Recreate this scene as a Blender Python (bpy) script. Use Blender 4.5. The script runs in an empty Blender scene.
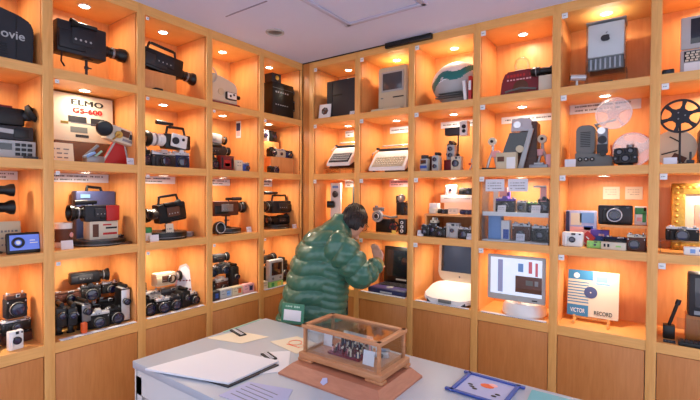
import bpy, bmesh, math, random
from mathutils import Vector, Matrix, Euler
R = math.radians
sc = bpy.context.scene
COL = sc.collection
random.seed(7)

# ------------------------------------------------------------------ camera, world, exposure
cd = bpy.data.cameras.new('camera')
cam = bpy.data.objects.new('camera', cd); COL.objects.link(cam); sc.camera = cam
cd.sensor_width = 36.0; cd.lens = 419.547 / 700 * 36.0; cd.clip_start = .05
_d = Vector((-0.58338778, 0.81200358, -0.01757491)); _r = Vector((0.81205831, 0.58354909, 0.00563625)); _u = Vector((-0.01483248, 0.01098373, 0.99982966))
cam.matrix_world = Matrix(((_r.x, _u.x, -_d.x, 2.37614), (_r.y, _u.y, -_d.y, -2.62386), (_r.z, _u.z, -_d.z, 1.54585), (0, 0, 0, 1)))
w = bpy.data.worlds.new('room_air'); sc.world = w; w.use_nodes = True
w.node_tree.nodes['Background'].inputs[0].default_value = (.83, .86, 1.0, 1)
w.node_tree.nodes['Background'].inputs[1].default_value = 1.7
sc.view_settings.view_transform = 'Standard'; sc.view_settings.look = 'None'
sc.view_settings.gamma = 1; sc.view_settings.use_curve_mapping = False
sc.view_settings.exposure = 0.0
sc.cycles.transparent_max_bounces = 40
LAMP_W = 1.35

# ------------------------------------------------------------------ materials
def s2l(c): return tuple(((x / 255) / 12.92 if x / 255 <= .04045 else ((x / 255 + .055) / 1.055) ** 2.4) for x in c)
M = {}
def mat(name, rgb, rough=.5, metal=0, emit=None, es=1, alpha=None, coat=0, noise=0, nscale=40, bump=0, trans=0):
    m = bpy.data.materials.new(name); m.use_nodes = True; nt = m.node_tree
    b = nt.nodes['Principled BSDF']; c = s2l(rgb) + (1,)
    b.inputs['Base Color'].default_value = c; b.inputs['Roughness'].default_value = rough; b.inputs['Metallic'].default_value = metal
    b.inputs['Coat Weight'].default_value = coat
    if trans: b.inputs['Transmission Weight'].default_value = trans
    if emit: b.inputs['Emission Color'].default_value = s2l(emit) + (1,); b.inputs['Emission Strength'].default_value = es
    if alpha is not None: b.inputs['Alpha'].default_value = alpha
    if noise or bump:
        tc = nt.nodes.new('ShaderNodeTexCoord'); n = nt.nodes.new('ShaderNodeTexNoise'); n.inputs['Scale'].default_value = nscale; n.inputs['Detail'].default_value = 4
        nt.links.new(tc.outputs['Object'], n.inputs['Vector'])
        if noise:
            mx = nt.nodes.new('ShaderNodeMix'); mx.data_type = 'RGBA'; mx.inputs[6].default_value = tuple(x * (1 - noise) for x in c[:3]) + (1,)
            mx.inputs[7].default_value = tuple(min(1, x * (1 + noise)) for x in c[:3]) + (1,)
            nt.links.new(n.outputs['Fac'], mx.inputs[0]); nt.links.new(mx.outputs[2], b.inputs['Base Color'])
        if bump:
            bp = nt.nodes.new('ShaderNodeBump'); bp.inputs['Strength'].default_value = bump; bp.inputs['Distance'].default_value = .003
            nt.links.new(n.outputs['Fac'], bp.inputs['Height']); nt.links.new(bp.outputs['Normal'], b.inputs['Normal'])
    M[name] = m; return m
def wood(name, a, b_, stretch=(14, 14, 1.2), rough=.42, scale=6):
    m = mat(name, a, rough); nt = m.node_tree; b = nt.nodes['Principled BSDF']
    tc = nt.nodes.new('ShaderNodeTexCoord'); mp = nt.nodes.new('ShaderNodeMapping'); mp.inputs['Scale'].default_value = stretch
    n = nt.nodes.new('ShaderNodeTexNoise'); n.inputs['Scale'].default_value = scale; n.inputs['Detail'].default_value = 6; n.inputs['Distortion'].default_value = .6
    r = nt.nodes.new('ShaderNodeValToRGB'); r.color_ramp.elements[0].position = .3; r.color_ramp.elements[1].position = .7
    r.color_ramp.elements[0].color = s2l(a) + (1,); r.color_ramp.elements[1].color = s2l(b_) + (1,)
    L = nt.links.new; L(tc.outputs['Object'], mp.inputs['Vector']); L(mp.outputs['Vector'], n.inputs['Vector']); L(n.outputs['Fac'], r.inputs['Fac']); L(r.outputs['Color'], b.inputs['Base Color'])
    return m
wood('wood_post', (228, 164, 90), (242, 182, 106))
wood('wood_rail', (228, 166, 92), (242, 182, 106), (1.2, 1.2, 14))
wood('wood_panel', (196, 122, 60), (208, 136, 72))
wood('wood_back', (226, 150, 84), (238, 166, 98), (7, 7, 1))
wood('case_wood', (176, 118, 78), (196, 140, 98), (2, 2, 14))
wood('plinth_wood', (168, 108, 84), (184, 122, 96), (2, 2, 14))
wood('dark_wood', (62, 34, 22), (84, 48, 30), (2, 2, 14))
mat('ceiling_paint', (218, 224, 248), .9, noise=.03, nscale=2)
mat('ceiling_line', (150, 148, 170), .8); mat('hatch_paint', (196, 194, 214), .8)
mat('carpet', (168, 170, 186), .95, noise=.3, nscale=120, bump=.6)
mat('white_desk', (172, 182, 196), .35, noise=.02, nscale=3)
mat('desk_side', (206, 206, 208), .5)
mat('black', (11, 11, 13), .38); mat('black_gloss', (14, 14, 18), .15, coat=.5); mat('leather', (20, 18, 18), .7, bump=.7, nscale=350, noise=.3)
mat('dark_grey', (42, 42, 47), .5); mat('charcoal', (26, 28, 36), .5); mat('grey', (108, 112, 110), .5); mat('light_grey', (178, 180, 180), .5)
mat('brown', (96, 58, 40), .6, noise=.2, nscale=30); mat('brown_leather', (88, 44, 28), .55, noise=.3, nscale=160, bump=.5)
mat('silver', (206, 206, 208), .25, .35); mat('steel', (140, 142, 146), .3, .5); mat('chrome', (228, 228, 230), .12, .6); mat('brass', (200, 164, 84), .3, 1)
mat('white', (236, 236, 234), .4); mat('cream', (218, 207, 184), .5); mat('beige', (206, 192, 160), .5); mat('paper', (222, 224, 232), .8); mat('print_grey', (120, 120, 124), .8)
mat('ink', (26, 26, 30), .7); mat('red', (188, 30, 28), .45); mat('dark_red', (122, 18, 26), .45); mat('orange', (226, 92, 34), .5)
mat('blue', (48, 84, 168), .5); mat('navy', (34, 40, 84), .5); mat('sky_blue', (120, 164, 220), .6); mat('record_blue', (58, 128, 176), .7); mat('teal', (34, 118, 116), .35)
mat('violet', (98, 70, 170), .5); mat('pink', (236, 176, 176), .6); mat('green', (54, 150, 84), .5); mat('lime', (150, 206, 112), .5); mat('mint', (150, 196, 176), .6); mat('yellow', (232, 204, 90), .5)
mat('tray_purple', (62, 52, 116), .45); mat('slate_blue', (66, 74, 118), .5, noise=.15, nscale=80)
mat('glass_dark', (16, 18, 30), .05, coat=1); mat('lens_glass', (30, 26, 62), .04, coat=1); mat('screen_grey', (72, 72, 76), .15, coat=.6); mat('screen_dark', (20, 22, 30), .1, coat=.6)
mat('screen_blue', (96, 120, 210), .15, emit=(90, 120, 215), es=.35)
mat('screen_reflection', (214, 224, 238), .15, emit=(214, 224, 240), es=.55); mat('screen_reflection_red', (190, 90, 100), .2, emit=(190, 96, 110), es=.3); mat('screen_reflection_dark', (90, 66, 62), .2, emit=(96, 66, 60), es=.25)  # glowing colours standing in for reflections on the dome computer's screen
mat('sign_green', (60, 128, 104), .5); mat('sign_mint', (176, 214, 196), .6); mat('gold', (206, 160, 74), .35, .8, noise=.35, nscale=60, bump=1); mat('portrait', (226, 160, 140), .7, noise=.2, nscale=18)
mat('frame_blue', (54, 82, 164), .5); mat('sheet_teal', (110, 180, 190), .5); mat('sheet_lav', (170, 176, 214), .6); mat('sketch', (226, 176, 146), .8, noise=.2, nscale=30)
mat('skin', (222, 168, 140), .5); mat('hair', (34, 26, 24), .5, noise=.4, nscale=200, bump=.8); mat('trousers', (36, 38, 50), .8); mat('shoe', (40, 34, 32), .6)
mat('jacket', (60, 110, 90), .28, noise=.15, nscale=9, bump=.35, coat=.35); mat('jacket_lining', (30, 52, 44), .6); mat('fur', (170, 150, 90), .9, noise=.4, nscale=90, bump=1)
mat('led', (255, 250, 240), .5, emit=(255, 244, 226), es=26); mat('led_ring', (226, 222, 214), .4)
mat('led_off', (70, 70, 74), .5)
def clear(name, rgb, fac=.12, rough=.03):
    m = bpy.data.materials.new(name); m.use_nodes = True; nt = m.node_tree; nt.nodes.clear()
    o = nt.nodes.new('ShaderNodeOutputMaterial'); t = nt.nodes.new('ShaderNodeBsdfTransparent'); g = nt.nodes.new('ShaderNodeBsdfGlossy'); x = nt.nodes.new('ShaderNodeMixShader')
    fr = nt.nodes.new('ShaderNodeFresnel'); fr.inputs[0].default_value = 1.45; ad = nt.nodes.new('ShaderNodeMath'); ad.operation = 'MULTIPLY_ADD'; ad.inputs[1].default_value = .45; ad.inputs[2].default_value = fac
    t.inputs[0].default_value = s2l(rgb) + (1,); g.inputs['Roughness'].default_value = rough
    nt.links.new(fr.outputs[0], ad.inputs[0]); nt.links.new(ad.outputs[0], x.inputs[0]); nt.links.new(t.outputs[0], x.inputs[1]); nt.links.new(g.outputs[0], x.inputs[2]); nt.links.new(x.outputs[0], o.inputs[0]); M[name] = m
clear('clear', (250, 252, 253), .0); clear('acrylic', (246, 248, 250), .0, .05); clear('clear_reel', (255, 244, 236), .25, .25)

# ------------------------------------------------------------------ mesh helper
def ROT(r): return Euler(tuple(R(a) for a in r)).to_matrix().to_4x4() if r else Matrix.Identity(4)
class MB:
    def __init__(s, m='black'): s.bm = bmesh.new(); s.ms = []; s.m = m
    def _i(s, m):
        m = m or s.m
        if m not in s.ms: s.ms.append(m)
        return s.ms.index(m)
    def _fin(s, verts, m, c, rot):
        T = Matrix.Translation(Vector(c)) @ ROT(rot); i = s._i(m); fs = set()
        for v in verts: v.co = T @ v.co
        for v in verts: fs.update(v.link_faces)
        for f in fs: f.material_index = i; f.smooth = True
        return s
    def box(s, c, sz, m=None, bev=0, rot=None, seg=2):
        t = bmesh.new(); bmesh.ops.create_cube(t, size=1)
        for v in t.verts: v.co = Vector((v.co.x * sz[0], v.co.y * sz[1], v.co.z * sz[2]))
        if bev: bmesh.ops.bevel(t, geom=t.edges[:], offset=min(bev, min(sz) * .49), segments=seg, affect='EDGES', profile=.5)
        return s._merge(t, m, c, rot, bool(bev))
    def _merge(s, t, m, c=(0, 0, 0), rot=None, smooth=True):
        T = Matrix.Translation(Vector(c)) @ ROT(rot); i = s._i(m)
        bmesh.ops.recalc_face_normals(t, faces=t.faces[:])
        mp = {}
        for v in t.verts: mp[v] = s.bm.verts.new(T @ v.co)
        for f in t.faces:
            try: n = s.bm.faces.new([mp[v] for v in f.verts])
            except ValueError: continue
            n.material_index = i; n.smooth = smooth and len(f.verts) < 9
        t.free(); return s
    def lathe(s, prof, m=None, c=(0, 0, 0), rot=None, n=24, cap=True):   # profile of (r, z)
        t = bmesh.new(); rings = []
        for r, z in prof: rings.append([t.verts.new((r * math.cos(2 * math.pi * k / n), r * math.sin(2 * math.pi * k / n), z)) for k in range(n)])
        for a, b in zip(rings, rings[1:]):
            for k in range(n): t.faces.new((a[k], a[(k + 1) % n], b[(k + 1) % n], b[k]))
        if cap:
            if prof[0][0] > 1e-5: t.faces.new(rings[0][::-1])
            if prof[-1][0] > 1e-5: t.faces.new(rings[-1])
        bmesh.ops.remove_doubles(t, verts=t.verts[:], dist=1e-6)
        return s._merge(t, m, c, rot)
    def cyl(s, c, r, h, m=None, rot=None, n=20, bev=.0008, r2=None):
        r2 = r if r2 is None else r2; b = min(bev, r * .3, h * .3)
        return s.lathe([(r - b, -h / 2), (r, -h / 2 + b), (r2, h / 2 - b), (r2 - b, h / 2)], m, c, rot, n)
    def rod(s, a, b, r, m=None, n=10, r2=None):
        a, b = Vector(a), Vector(b); v = b - a; q = v.to_track_quat('Z', 'Y').to_matrix().to_4x4(); t = bmesh.new()
        bmesh.ops.create_cone(t, cap_ends=True, segments=n, radius1=r, radius2=r if r2 is None else r2, depth=v.length)
        for w_ in t.verts: w_.co = q @ w_.co
        return s._merge(t, m, (a + b) / 2)
    def tube(s, pts, r, m=None, n=8):
        for a, b in zip(pts, pts[1:]): s.rod(a, b, r, m, n)
        for p in pts[1:-1]: s.sph(p, (r, r, r), m, 6)
        return s
    def sph(s, c, rad, m=None, n=14, rot=None):
        t = bmesh.new(); bmesh.ops.create_uvsphere(t, u_segments=n, v_segments=max(6, n * 2 // 3), radius=1)
        for v in t.verts: v.co = Vector((v.co.x * rad[0], v.co.y * rad[1], v.co.z * rad[2]))
        return s._merge(t, m, c, rot)
    def prism(s, pts, h, m=None, c=(0, 0, 0), rot=None, bev=0):   # outline in local XZ, thickness h along Y
        t = bmesh.new(); a = [t.verts.new((x, -h / 2, z)) for x, z in pts]; b = [t.verts.new((x, h / 2, z)) for x, z in pts]; n = len(pts)
        t.faces.new(a); t.faces.new(b[::-1])
        for k in range(n): t.faces.new((a[k], b[k], b[(k + 1) % n], a[(k + 1) % n]))
        if bev: bmesh.ops.bevel(t, geom=t.edges[:], offset=bev, segments=2, affect='EDGES')
        return s._merge(t, m, c, rot, False)
    def ring(s, c, R_, r, m=None, rot=None, n=32, k=8):
        t = bmesh.new(); rs = []
        for i in range(n):
            a = 2 * math.pi * i / n
            rs.append([t.verts.new(((R_ + r * math.cos(2 * math.pi * j / k)) * math.cos(a), (R_ + r * math.cos(2 * math.pi * j / k)) * math.sin(a), r * math.sin(2 * math.pi * j / k))) for j in range(k)])
        for i in range(n):
            for j in range(k): t.faces.new((rs[i][j], rs[(i + 1) % n][j], rs[(i + 1) % n][(j + 1) % k], rs[i][(j + 1) % k]))
        return s._merge(t, m, c, rot)
    def text(s, body, c, size, m='ink', rot=(90, 0, 0), bold=.0, sx=1, ext=.0004, gap=1):
        cu = bpy.data.curves.new('t', 'FONT'); cu.body = body; cu.size = size; cu.align_x = 'CENTER'; cu.align_y = 'CENTER'; cu.extrude = ext; cu.space_character = gap; cu.offset = bold
        o = bpy.data.objects.new('t', cu); me = bpy.data.meshes.new_from_object(o); t = bmesh.new(); t.from_mesh(me)
        for v in t.verts: v.co.x *= sx
        bpy.data.objects.remove(o); bpy.data.meshes.remove(me); bpy.data.curves.remove(cu)
        return s._merge(t, m, c, rot, False)
    def marks(s, x0, x1, z, y, n, h=.004, m='ink', seed=0):   # a line of unreadable print, facing -Y
        rg = random.Random(seed + n + int(1000 * abs(z))); x = x0; st = (x1 - x0) / n
        for k in range(n):
            wv = st * rg.uniform(.45, .85)
            if rg.random() > .12: s.box((x + wv / 2, y, z), (wv, .0008, h * rg.uniform(.7, 1)), m)
            x += st
        return s
    def build(s, name, parent=None, smooth=True):
        me = bpy.data.meshes.new(name); s.bm.to_mesh(me); s.bm.free()
        for m in s.ms: me.materials.append(M[m])
        o = bpy.data.objects.new(name, me); COL.objects.link(o)
        if parent: o.parent = parent
        if any(p.use_smooth for p in me.polygons):
            try: me.set_sharp_from_angle(angle=R(38))
            except Exception: pass
        return o
def tag(o, label, cat, group=None, kind=None):
    o['label'] = label; o['category'] = cat
    if group: o['group'] = group
    if kind: o['kind'] = kind
    return o
def struct(name, mb, label=None):
    o = mb.build(name); o['kind'] = 'structure'; return o
# place: wall 'R' (u along x, depth +y) or 'L' (u along y, depth -x)
ZS = [2.597, 2.147, 1.697, 1.247, .797]      # top faces: [0] unused, then the four shelves
def where(wall, u, d, row, dz=0, rz=0):      # row 0..3 = compartment row from the top
    z = ZS[row + 1] + dz
    return ((u, d, z), rz) if wall == 'R' else ((-d, u, z), rz + 90)
def put(o, w_, rx=0, ry=0):
    (p, rz) = w_; o.location = p; o.rotation_euler = (R(rx), R(ry), R(rz)); return o
def thing(name, label, cat, w_, group=None, rx=0, ry=0):
    o = bpy.data.objects.new(name, None); COL.objects.link(o); o.empty_display_size = .03
    put(o, w_, rx, ry); return tag(o, label, cat, group)
def solo(name, label, cat, mb, w_, group=None, rx=0, ry=0):
    return tag(put(mb.build(name), w_, rx, ry), label, cat, group)
def copy_tree(o, parent=None):
    c = o.copy(); COL.objects.link(c); c.parent = parent
    for ch in o.children: copy_tree(ch, c)
    return c

# ------------------------------------------------------------------ room
b = MB('carpet'); b.box((2.2, -2.2, -.02), (5.6, 5.4, .04)); struct('floor', b)
b = MB('ceiling_paint'); b.box((1.7, -1.5, 2.667), (4.4, 4.0, .1)); struct('ceiling', b)
b = MB('ceiling_paint'); b.box((2.0, .41, 1.3), (5.2, .08, 2.617)); struct('wall_back', b)
b = MB('ceiling_paint'); b.box((-.41, -2.2, 1.3), (.08, 5.22, 2.617)); struct('wall_left', b)
b = MB('hatch_paint')
for c, s_ in (((1.05, -.45, 2.612), (.56, .03, .012)), ((.80, -.69, 2.612), (.03, .51, .012)), ((1.05, -.93, 2.612), (.56, .03, .012)), ((1.32, -.69, 2.612), (.03, .51, .012))): b.box(c, s_, bev=.002)
b.box((1.06, -.69, 2.6145), (.46, .42, .006), 'ceiling_paint')
o = struct('trim_1', b)
b = MB('ceiling_line'); b.box((.43, -.975, 2.6165), (.36, .010, .004)); struct('trim_2', b)
t = thing('ceiling_vent', 'round grey recessed vent ring set in the ceiling near the corner', 'ceiling vent', ((.315, -.626, 2.617), 0))  # round vent, modelled as an unlit ring
b = MB('light_grey'); b.lathe([(.062, 0), (.062, -.006), (.05, -.010), (.045, -.004), (.045, 0)], cap=False); b.build('rim', t)
b = MB('steel'); b.lathe([(.045, -.002), (.02, -.006), (0, -.006)]); b.build('lens', t)

# ------------------------------------------------------------------ shelving: every cabinet bay is built of posts, shelves and backs
PL = .4566; P0L = .0038; PR = .458; P0R = .0947; HW = .0225; DEP = .34; NB = 5
def postL(k): return P0L - PL * k
def postR(k): return P0R + PR * k
TOPZ = 2.5614; CE = 2.617
def carcass(wall, k, label):
    """one bay column (k..k+1) with side walls, shelves, back, cupboard door below; front plane at depth 0"""
    a, c = (postL(k + 1), postL(k)) if wall == 'L' else (postR(k), postR(k + 1))
    i0, i1 = a + HW, c - HW; mid = (a + c) / 2; wd = i1 - i0
    t = thing('shelf_unit', label, 'shelving unit', where(wall, mid, 0, 3, -ZS[4]), 'tall shelf units lining the walls')
    h = wd / 2
    g = MB('wood_back'); g.box((0, DEP + .004, (TOPZ + .744) / 2), (wd + .02, .008, TOPZ - .744)); g.build('back_panel', t)
    for sgn, nm in ((-1, 'side_panel'), (1, 'side_panel')):
        g = MB('wood_back'); g.box((sgn * (h + .007), DEP / 2 + .012, 1.3 + .0), (.014, DEP - .024, 2.52)); g.build(nm, t)
    for r in range(1, 5):
        th = .0461 if r < 4 else .0532
        g = MB('wood_rail'); g.box((0, (DEP - .0) / 2 + .001, ZS[r] - th / 2), (wd, DEP - .002, th)); 
        g.build('shelf_board', t)
    g = MB('wood_rail'); g.box((0, DEP / 2 + .001, (TOPZ + CE) / 2), (wd, DEP - .002, CE - TOPZ)); g.build('top_board', t)
    g = MB('wood_panel'); g.box((0, .014, .41), (wd - .006, .018, .66), bev=.002); g.build('cupboard_door', t)
    g = MB('wood_rail'); g.box((0, .012, .05), (wd, .022, .06)); g.build('base_rail', t)
    return t
names_L = ['left wall shelf unit nearest the room corner', 'left wall shelf unit holding a cream projector on its top shelf', 'left wall shelf unit holding a long camcorder on a wooden block at its top', 'left wall shelf unit holding the large white camera carton', 'shelf unit at the left edge of the view, dark case on top']
names_R = ['right wall shelf unit in the corner, behind the bending person', 'right wall shelf unit with two beige machines, compact computer on top', 'right wall shelf unit with the teal and white computer on top', 'right wall shelf unit with a red bag on its top shelf', 'right wall shelf unit with the clear cased silver computer on top', 'shelf unit at the right edge of the view, open laptop on top']
for k in range(5): carcass('L', k, names_L[k])
for k in range(6): carcass('R', k, names_R[k])
def post(wall, k, u):
    g = MB('wood_post'); w2 = HW * 2
    if wall == 'L' and k == 0: g.box((-.0094, .006, CE / 2), (.026, .012, CE)); uu = u
    else: g.box((0, .006, CE / 2), (w2, .012, CE), bev=.001); uu = u
    return g.build('upright_post')
for k in range(6):
    o = post('L', k, postL(k)); put(o, where('L', postL(k), -.0, 3, -ZS[4])); tag(o, ['narrow upright wooden board at the left side of the corner', 'upright wooden board one unit left of the corner', 'upright wooden board two units left of the corner', 'upright wooden board three units left of the corner, right of the white carton', 'upright wooden board left of the white carton', 'upright wooden board beyond the left edge'][k], 'post', 'face boards of the left shelves')
for k in range(7):
    o = post('R', k, postR(k)); put(o, where('R', postR(k), -.0, 3, -ZS[4])); tag(o, ['upright wooden board at the right side of the corner', 'upright wooden board between the dark cube and the compact computer', 'upright wooden board right of the compact computer', 'upright wooden board right of the teal and white computer', 'upright wooden board left of the clear cased computer', 'upright wooden board near the right edge, right of the projector', 'upright wooden board beyond the right edge'][k], 'post', 'face boards of the right shelves')
b = MB('wood_panel'); b.box((.0355, .01, CE / 2), (.071, .018, CE)); b.box((.0008, -.004, CE/2), (.004, .004, CE), 'dark_wood'); struct('trim_3', b)
# lamps in every compartment
lamp = thing('shelf_downlight', 'x', 'downlight', ((0, 0, 0), 0), 'small round downlights under the shelves')
b = MB('led_ring'); b.lathe([(.033, 0), (.033, -.003), (.026, -.005), (.024, -.001)], cap=False); b.build('rim', lamp)
b = MB('led'); b.lathe([(.0245, -.0022), (.012, -.0038), (0, -.0042)], cap=False); b.build('lens', lamp)
ld = bpy.data.lights.new('bay_light', 'AREA'); ld.shape = 'DISK'; ld.size = .045; ld.energy = LAMP_W; ld.color = (1.0, .85, .64); ld.spread = R(170)
lo = bpy.data.objects.new('bulb', ld); COL.objects.link(lo); lo.parent = lamp; lo.location = (0, 0, -.008)
first = True
colnL = ['in the corner unit', 'above the cream projector unit', 'in the unit of the long camcorder', 'in the unit of the white carton', 'in the far left unit']
colnR = ['in the dark cube unit', 'in the compact computer unit', 'in the teal computer unit', 'in the red bag unit', 'in the clear cased computer unit', 'in the far right unit']
rown = ['top', 'second', 'third', 'lowest']
for wall, n_, pf, dd, cn in (('L', 5, lambda k: postL(k) - PL / 2, .165, colnL), ('R', 6, lambda k: postR(k) + PR / 2, .20, colnR)):
    for k in range(n_):
        for r in range(4):
            z = (TOPZ if r == 0 else ZS[r] - .0461)
            o = lamp if first else copy_tree(lamp); first = False
            d_ = dd - (.06 if (wall, k) in (('R', 4),) else 0)
            put(o, where(wall, pf(k), d_, 3, z - ZS[4] - .0002)); o['label'] = 'lit downlight over the %s compartment, %s' % (rown[r], cn[k] if wall == 'R' else 'left wall, ' + cn[k])
# number tags
tg = MB('white'); tg.box((0, 0, 0), (.03, .004, .03), bev=.001); tg.marks(-.009, .009, 0, -.0025, 3, .006, 'print_grey'); tg0 = tg.build('number_tag')
first = True
for wall, n_, pf, cn in (('R', 6, lambda k: postR(k) + HW + .017, colnR), ('L', 4, lambda k: postL(k + 1) + HW + .017, colnL)):
    for k in range(n_):
        for r in range(4):
            if wall == 'L' and r in (0, 2) and k < 2: continue
            z = (TOPZ if r == 0 else ZS[r] - .0461) - .016
            o = tg0 if first else tg0.copy()
            if not first: COL.objects.link(o)
            first = False
            put(o, where(wall, pf(k), .004, 3, z - ZS[4])); 
            if wall == 'L': o.scale = (.6, 1, .6)
            tag(o, 'number tag at the %s compartment, %s' % (rown[r], cn[k] if wall == 'R' else 'left wall, ' + cn[k]), 'tag', 'number tags under the shelf fronts')
# black box above the rail, dark cable along ceiling
b = MB('black'); b.box((0, 0, 0), (.36, .03, .035), bev=.004); solo('air_sensor_bar', 'long black box fixed on the front of the top rail above the compact computer', 'box', b, ((.99, -.016, 2.597), 0))
b = MB('black'); b.box((0, 0, 0), (1.02, .006, .007)); solo('cable', 'thin dark cable running along the ceiling from the corner', 'cable', b, ((.30, -.004, 2.613), 0))

# ------------------------------------------------------------------ generic builders
def card(label, w_, wd=.05, h=.035, rx=-12, n=4, m='paper', cat='card', name='caption_card', group='small white caption cards'):
    g = MB(m); g.box((0, 0, h / 2), (wd, .0015, h)); 
    if n:
        for i in range(2 if h < .06 else 3): g.marks(-wd * .38, wd * .38, h * (.68 - .22 * i), -.0012, n, h * .07, 'print_grey', i)
    return solo(name, label, cat, g, w_, group, rx=rx)
def strip(label, wall, u, row, wd, zc, h=.045, rows=1, n=14, tint='paper'):
    g = MB(tint); g.box((0, 0, 0), (wd, .003, h)); 
    for i in range(rows): g.marks(-wd * .42, wd * (.42 - .2 * i), h * (.0 if rows == 1 else (.2 - .4 * i)), -.0022, int(wd * 95) - 5 * i, h * (.24 if rows == 1 else .17), 'dark_grey', i)
    return solo('heading_strip', label, 'sign', g, where(wall, u, DEP - .003, row, zc - ZS[row + 1]), 'white heading strips on the back boards')
def lensmesh(g, c, r, ln, m='black', ringm='silver', rot=(90, 0, 0)):
    g.lathe([(r, 0), (r, ln * .3), (r * .9, ln * .34), (r * .9, ln * .5), (r * 1.02, ln * .55), (r * 1.02, ln), (r * .86, ln), (r * .8, ln * .85)], m, c, rot, 24, cap=False)
    g.lathe([(r * 1.03, ln * .56), (r * 1.05, ln * .6), (r * 1.05, ln * .66), (r * 1.03, ln * .7)], ringm, c, rot, 24, cap=False)
def glassmesh(c, r, ln, rot=(90, 0, 0)):
    g = MB('lens_glass'); g.lathe([(r * .82, ln * .84), (r * .5, ln * .9), (0, ln * .92)], None, c, rot, 20, cap=False); return g
def still(label, w_, wd=.13, h=.085, d=.045, body='leather', top='silver', r=.028, ln=.035, style='slr', name='film_camera', cat='camera', group=None, rx=0, flash=False, face=None, lx=0):
    t = thing(name, label, cat, w_, group, rx=rx)
    bh = h * (.72 if style != 'instant' else .95)
    g = MB(body); g.box((0, 0, bh / 2), (wd, d, bh), bev=.006)
    if face: g.box((0, -d / 2, bh * .5), (wd * .86, .003, bh * .7), face, bev=.001)
    g.box((-wd * .3, -d / 2 - .004, bh * .45), (wd * .14, .01, bh * .7), body, bev=.004); g.build('body', t)
    if style != 'instant':
        g = MB(top); g.box((0, 0, bh + h * .07), (wd * .98, d * .92, h * .16), bev=.004)
        if style == 'slr': g.prism([(-wd * .17, 0), (wd * .17, 0), (wd * .11, h * .2), (-wd * .11, h * .2)], d * 1.05, None, (0, -d * .03, bh + h * .1), bev=.003)
        g.marks(-wd * .12, wd * .12, bh + h * .07, -d * .47, 4, h * .06, 'ink'); g.cyl((-wd * .42, -d * .46, bh * .86), h * .03, .006, 'chrome', (90, 0, 0), 8); g.cyl((wd * .42, -d * .46, bh * .86), h * .03, .006, 'chrome', (90, 0, 0), 8); g.build('top_plate', t)
        g = MB('chrome'); g.cyl((wd * .36, 0, bh + h * .2), wd * .055, h * .1); g.build('winder_knob', t)
        g = MB('chrome'); g.cyl((-wd * .36, 0, bh + h * .19), wd * .07, h * .08); g.cyl((-wd * .25, 0, bh + h * .18), wd * .03, h * .07); g.build('shutter_button', t)
    L = MB('black' if style != 'instant' else 'dark_grey'); lensmesh(L, (lx * wd, -d / 2, bh * .5), r, ln, ringm='silver' if style != 'instant' else 'black'); lo = L.build('lens', t)
    glassmesh((lx * wd, -d / 2, bh * .5), r, ln).build('lens_glass', lo)
    if style == 'instant' and r > .03:
        g = MB('silver'); g.ring((lx * wd, -d / 2 - ln * 1.0, bh * .5), r * .93, .0035, None, (90, 0, 0)); g.ring((lx * wd, -d / 2 - ln * .9, bh * .5), r * .55, .003, 'grey', (90, 0, 0)); g.build('lens_ring', t)
    if style in ('range', 'instant'):
        g = MB('silver' if style == 'range' else 'black'); g.box((wd * .05, -d / 2 - .001, h * .84), (wd * .2, .006, h * .13), bev=.001); g.box((wd * .05, -d / 2 - .0045, h * .84), (wd * .14, .002, h * .08), 'glass_dark'); g.build('viewfinder', t)
        g = MB('glass_dark'); g.box((wd * .36, -d / 2 - .002, h * .84), (wd * .1, .004, h * .09), bev=.001); g.build('rangefinder_window', t)
    if flash:
        g = MB('black'); g.box((0, 0, h + .014), (wd * .32, d * .8, .03), bev=.003); g.box((0, -d * .41, h + .014), (wd * .28, .003, .022), 'light_grey'); g.build('flash', t)
    return t
def cine(label, w_, h=.13, wd=.05, d=.10, body='leather', trim='silver', lenses=1, r=.018, ln=.03, grip=True, name='movie_camera', rx=0, ry=0, group=None, key=True):
    t = thing(name, label, 'movie camera', w_, group, rx=rx, ry=ry); g0 = h * .0 if not grip else h * .32; bh = h - g0
    g = MB(body); g.box((0, 0, g0 + bh / 2), (wd, d, bh), bev=.008); g.build('body', t)
    g = MB(trim); g.box((0, -d / 2 - .001, g0 + bh / 2), (wd * .9, .005, bh * .92), bev=.002); g.box((0, 0, h - .001), (wd * .7, d * .9, .006), bev=.002); g.build('face_plate', t)
    ps = {1: [(0, .62)], 2: [(0, .74), (0, .3)], 3: [(0, .76), (-.22, .38), (.22, .38)]}[lenses]
    for px, pz in ps:
        L = MB('black'); lensmesh(L, (px * wd, -d / 2 - .003, g0 + bh * pz), r, ln); lo = L.build('lens', t); glassmesh((px * wd, -d / 2 - .003, g0 + bh * pz), r, ln).build('lens_glass', lo)
    g = MB('black'); g.cyl((wd * .1, -.002, h + .012), .011, d * .85, None, (90, 0, 0)); g.cyl((wd * .1, d * .45, h + .012), .014, .014, None, (90, 0, 0)); g.build('viewfinder', t)
    if grip:
        g = MB('black'); g.box((0, .008, g0 / 2 + .002), (wd * .55, d * .34, g0 + .004), bev=.006); g.cyl((0, .008, .004), wd * .42, .008); g.build('pistol_grip', t)
    if key:
        g = MB('chrome'); g.cyl((wd / 2 + .004, 0, g0 + bh * .5), .016, .008, None, (0, 90, 0)); g.rod((wd / 2 + .009, -.014, g0 + bh * .5), (wd / 2 + .009, .014, g0 + bh * .5), .003); g.build('winding_key', t)
    return t
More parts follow.
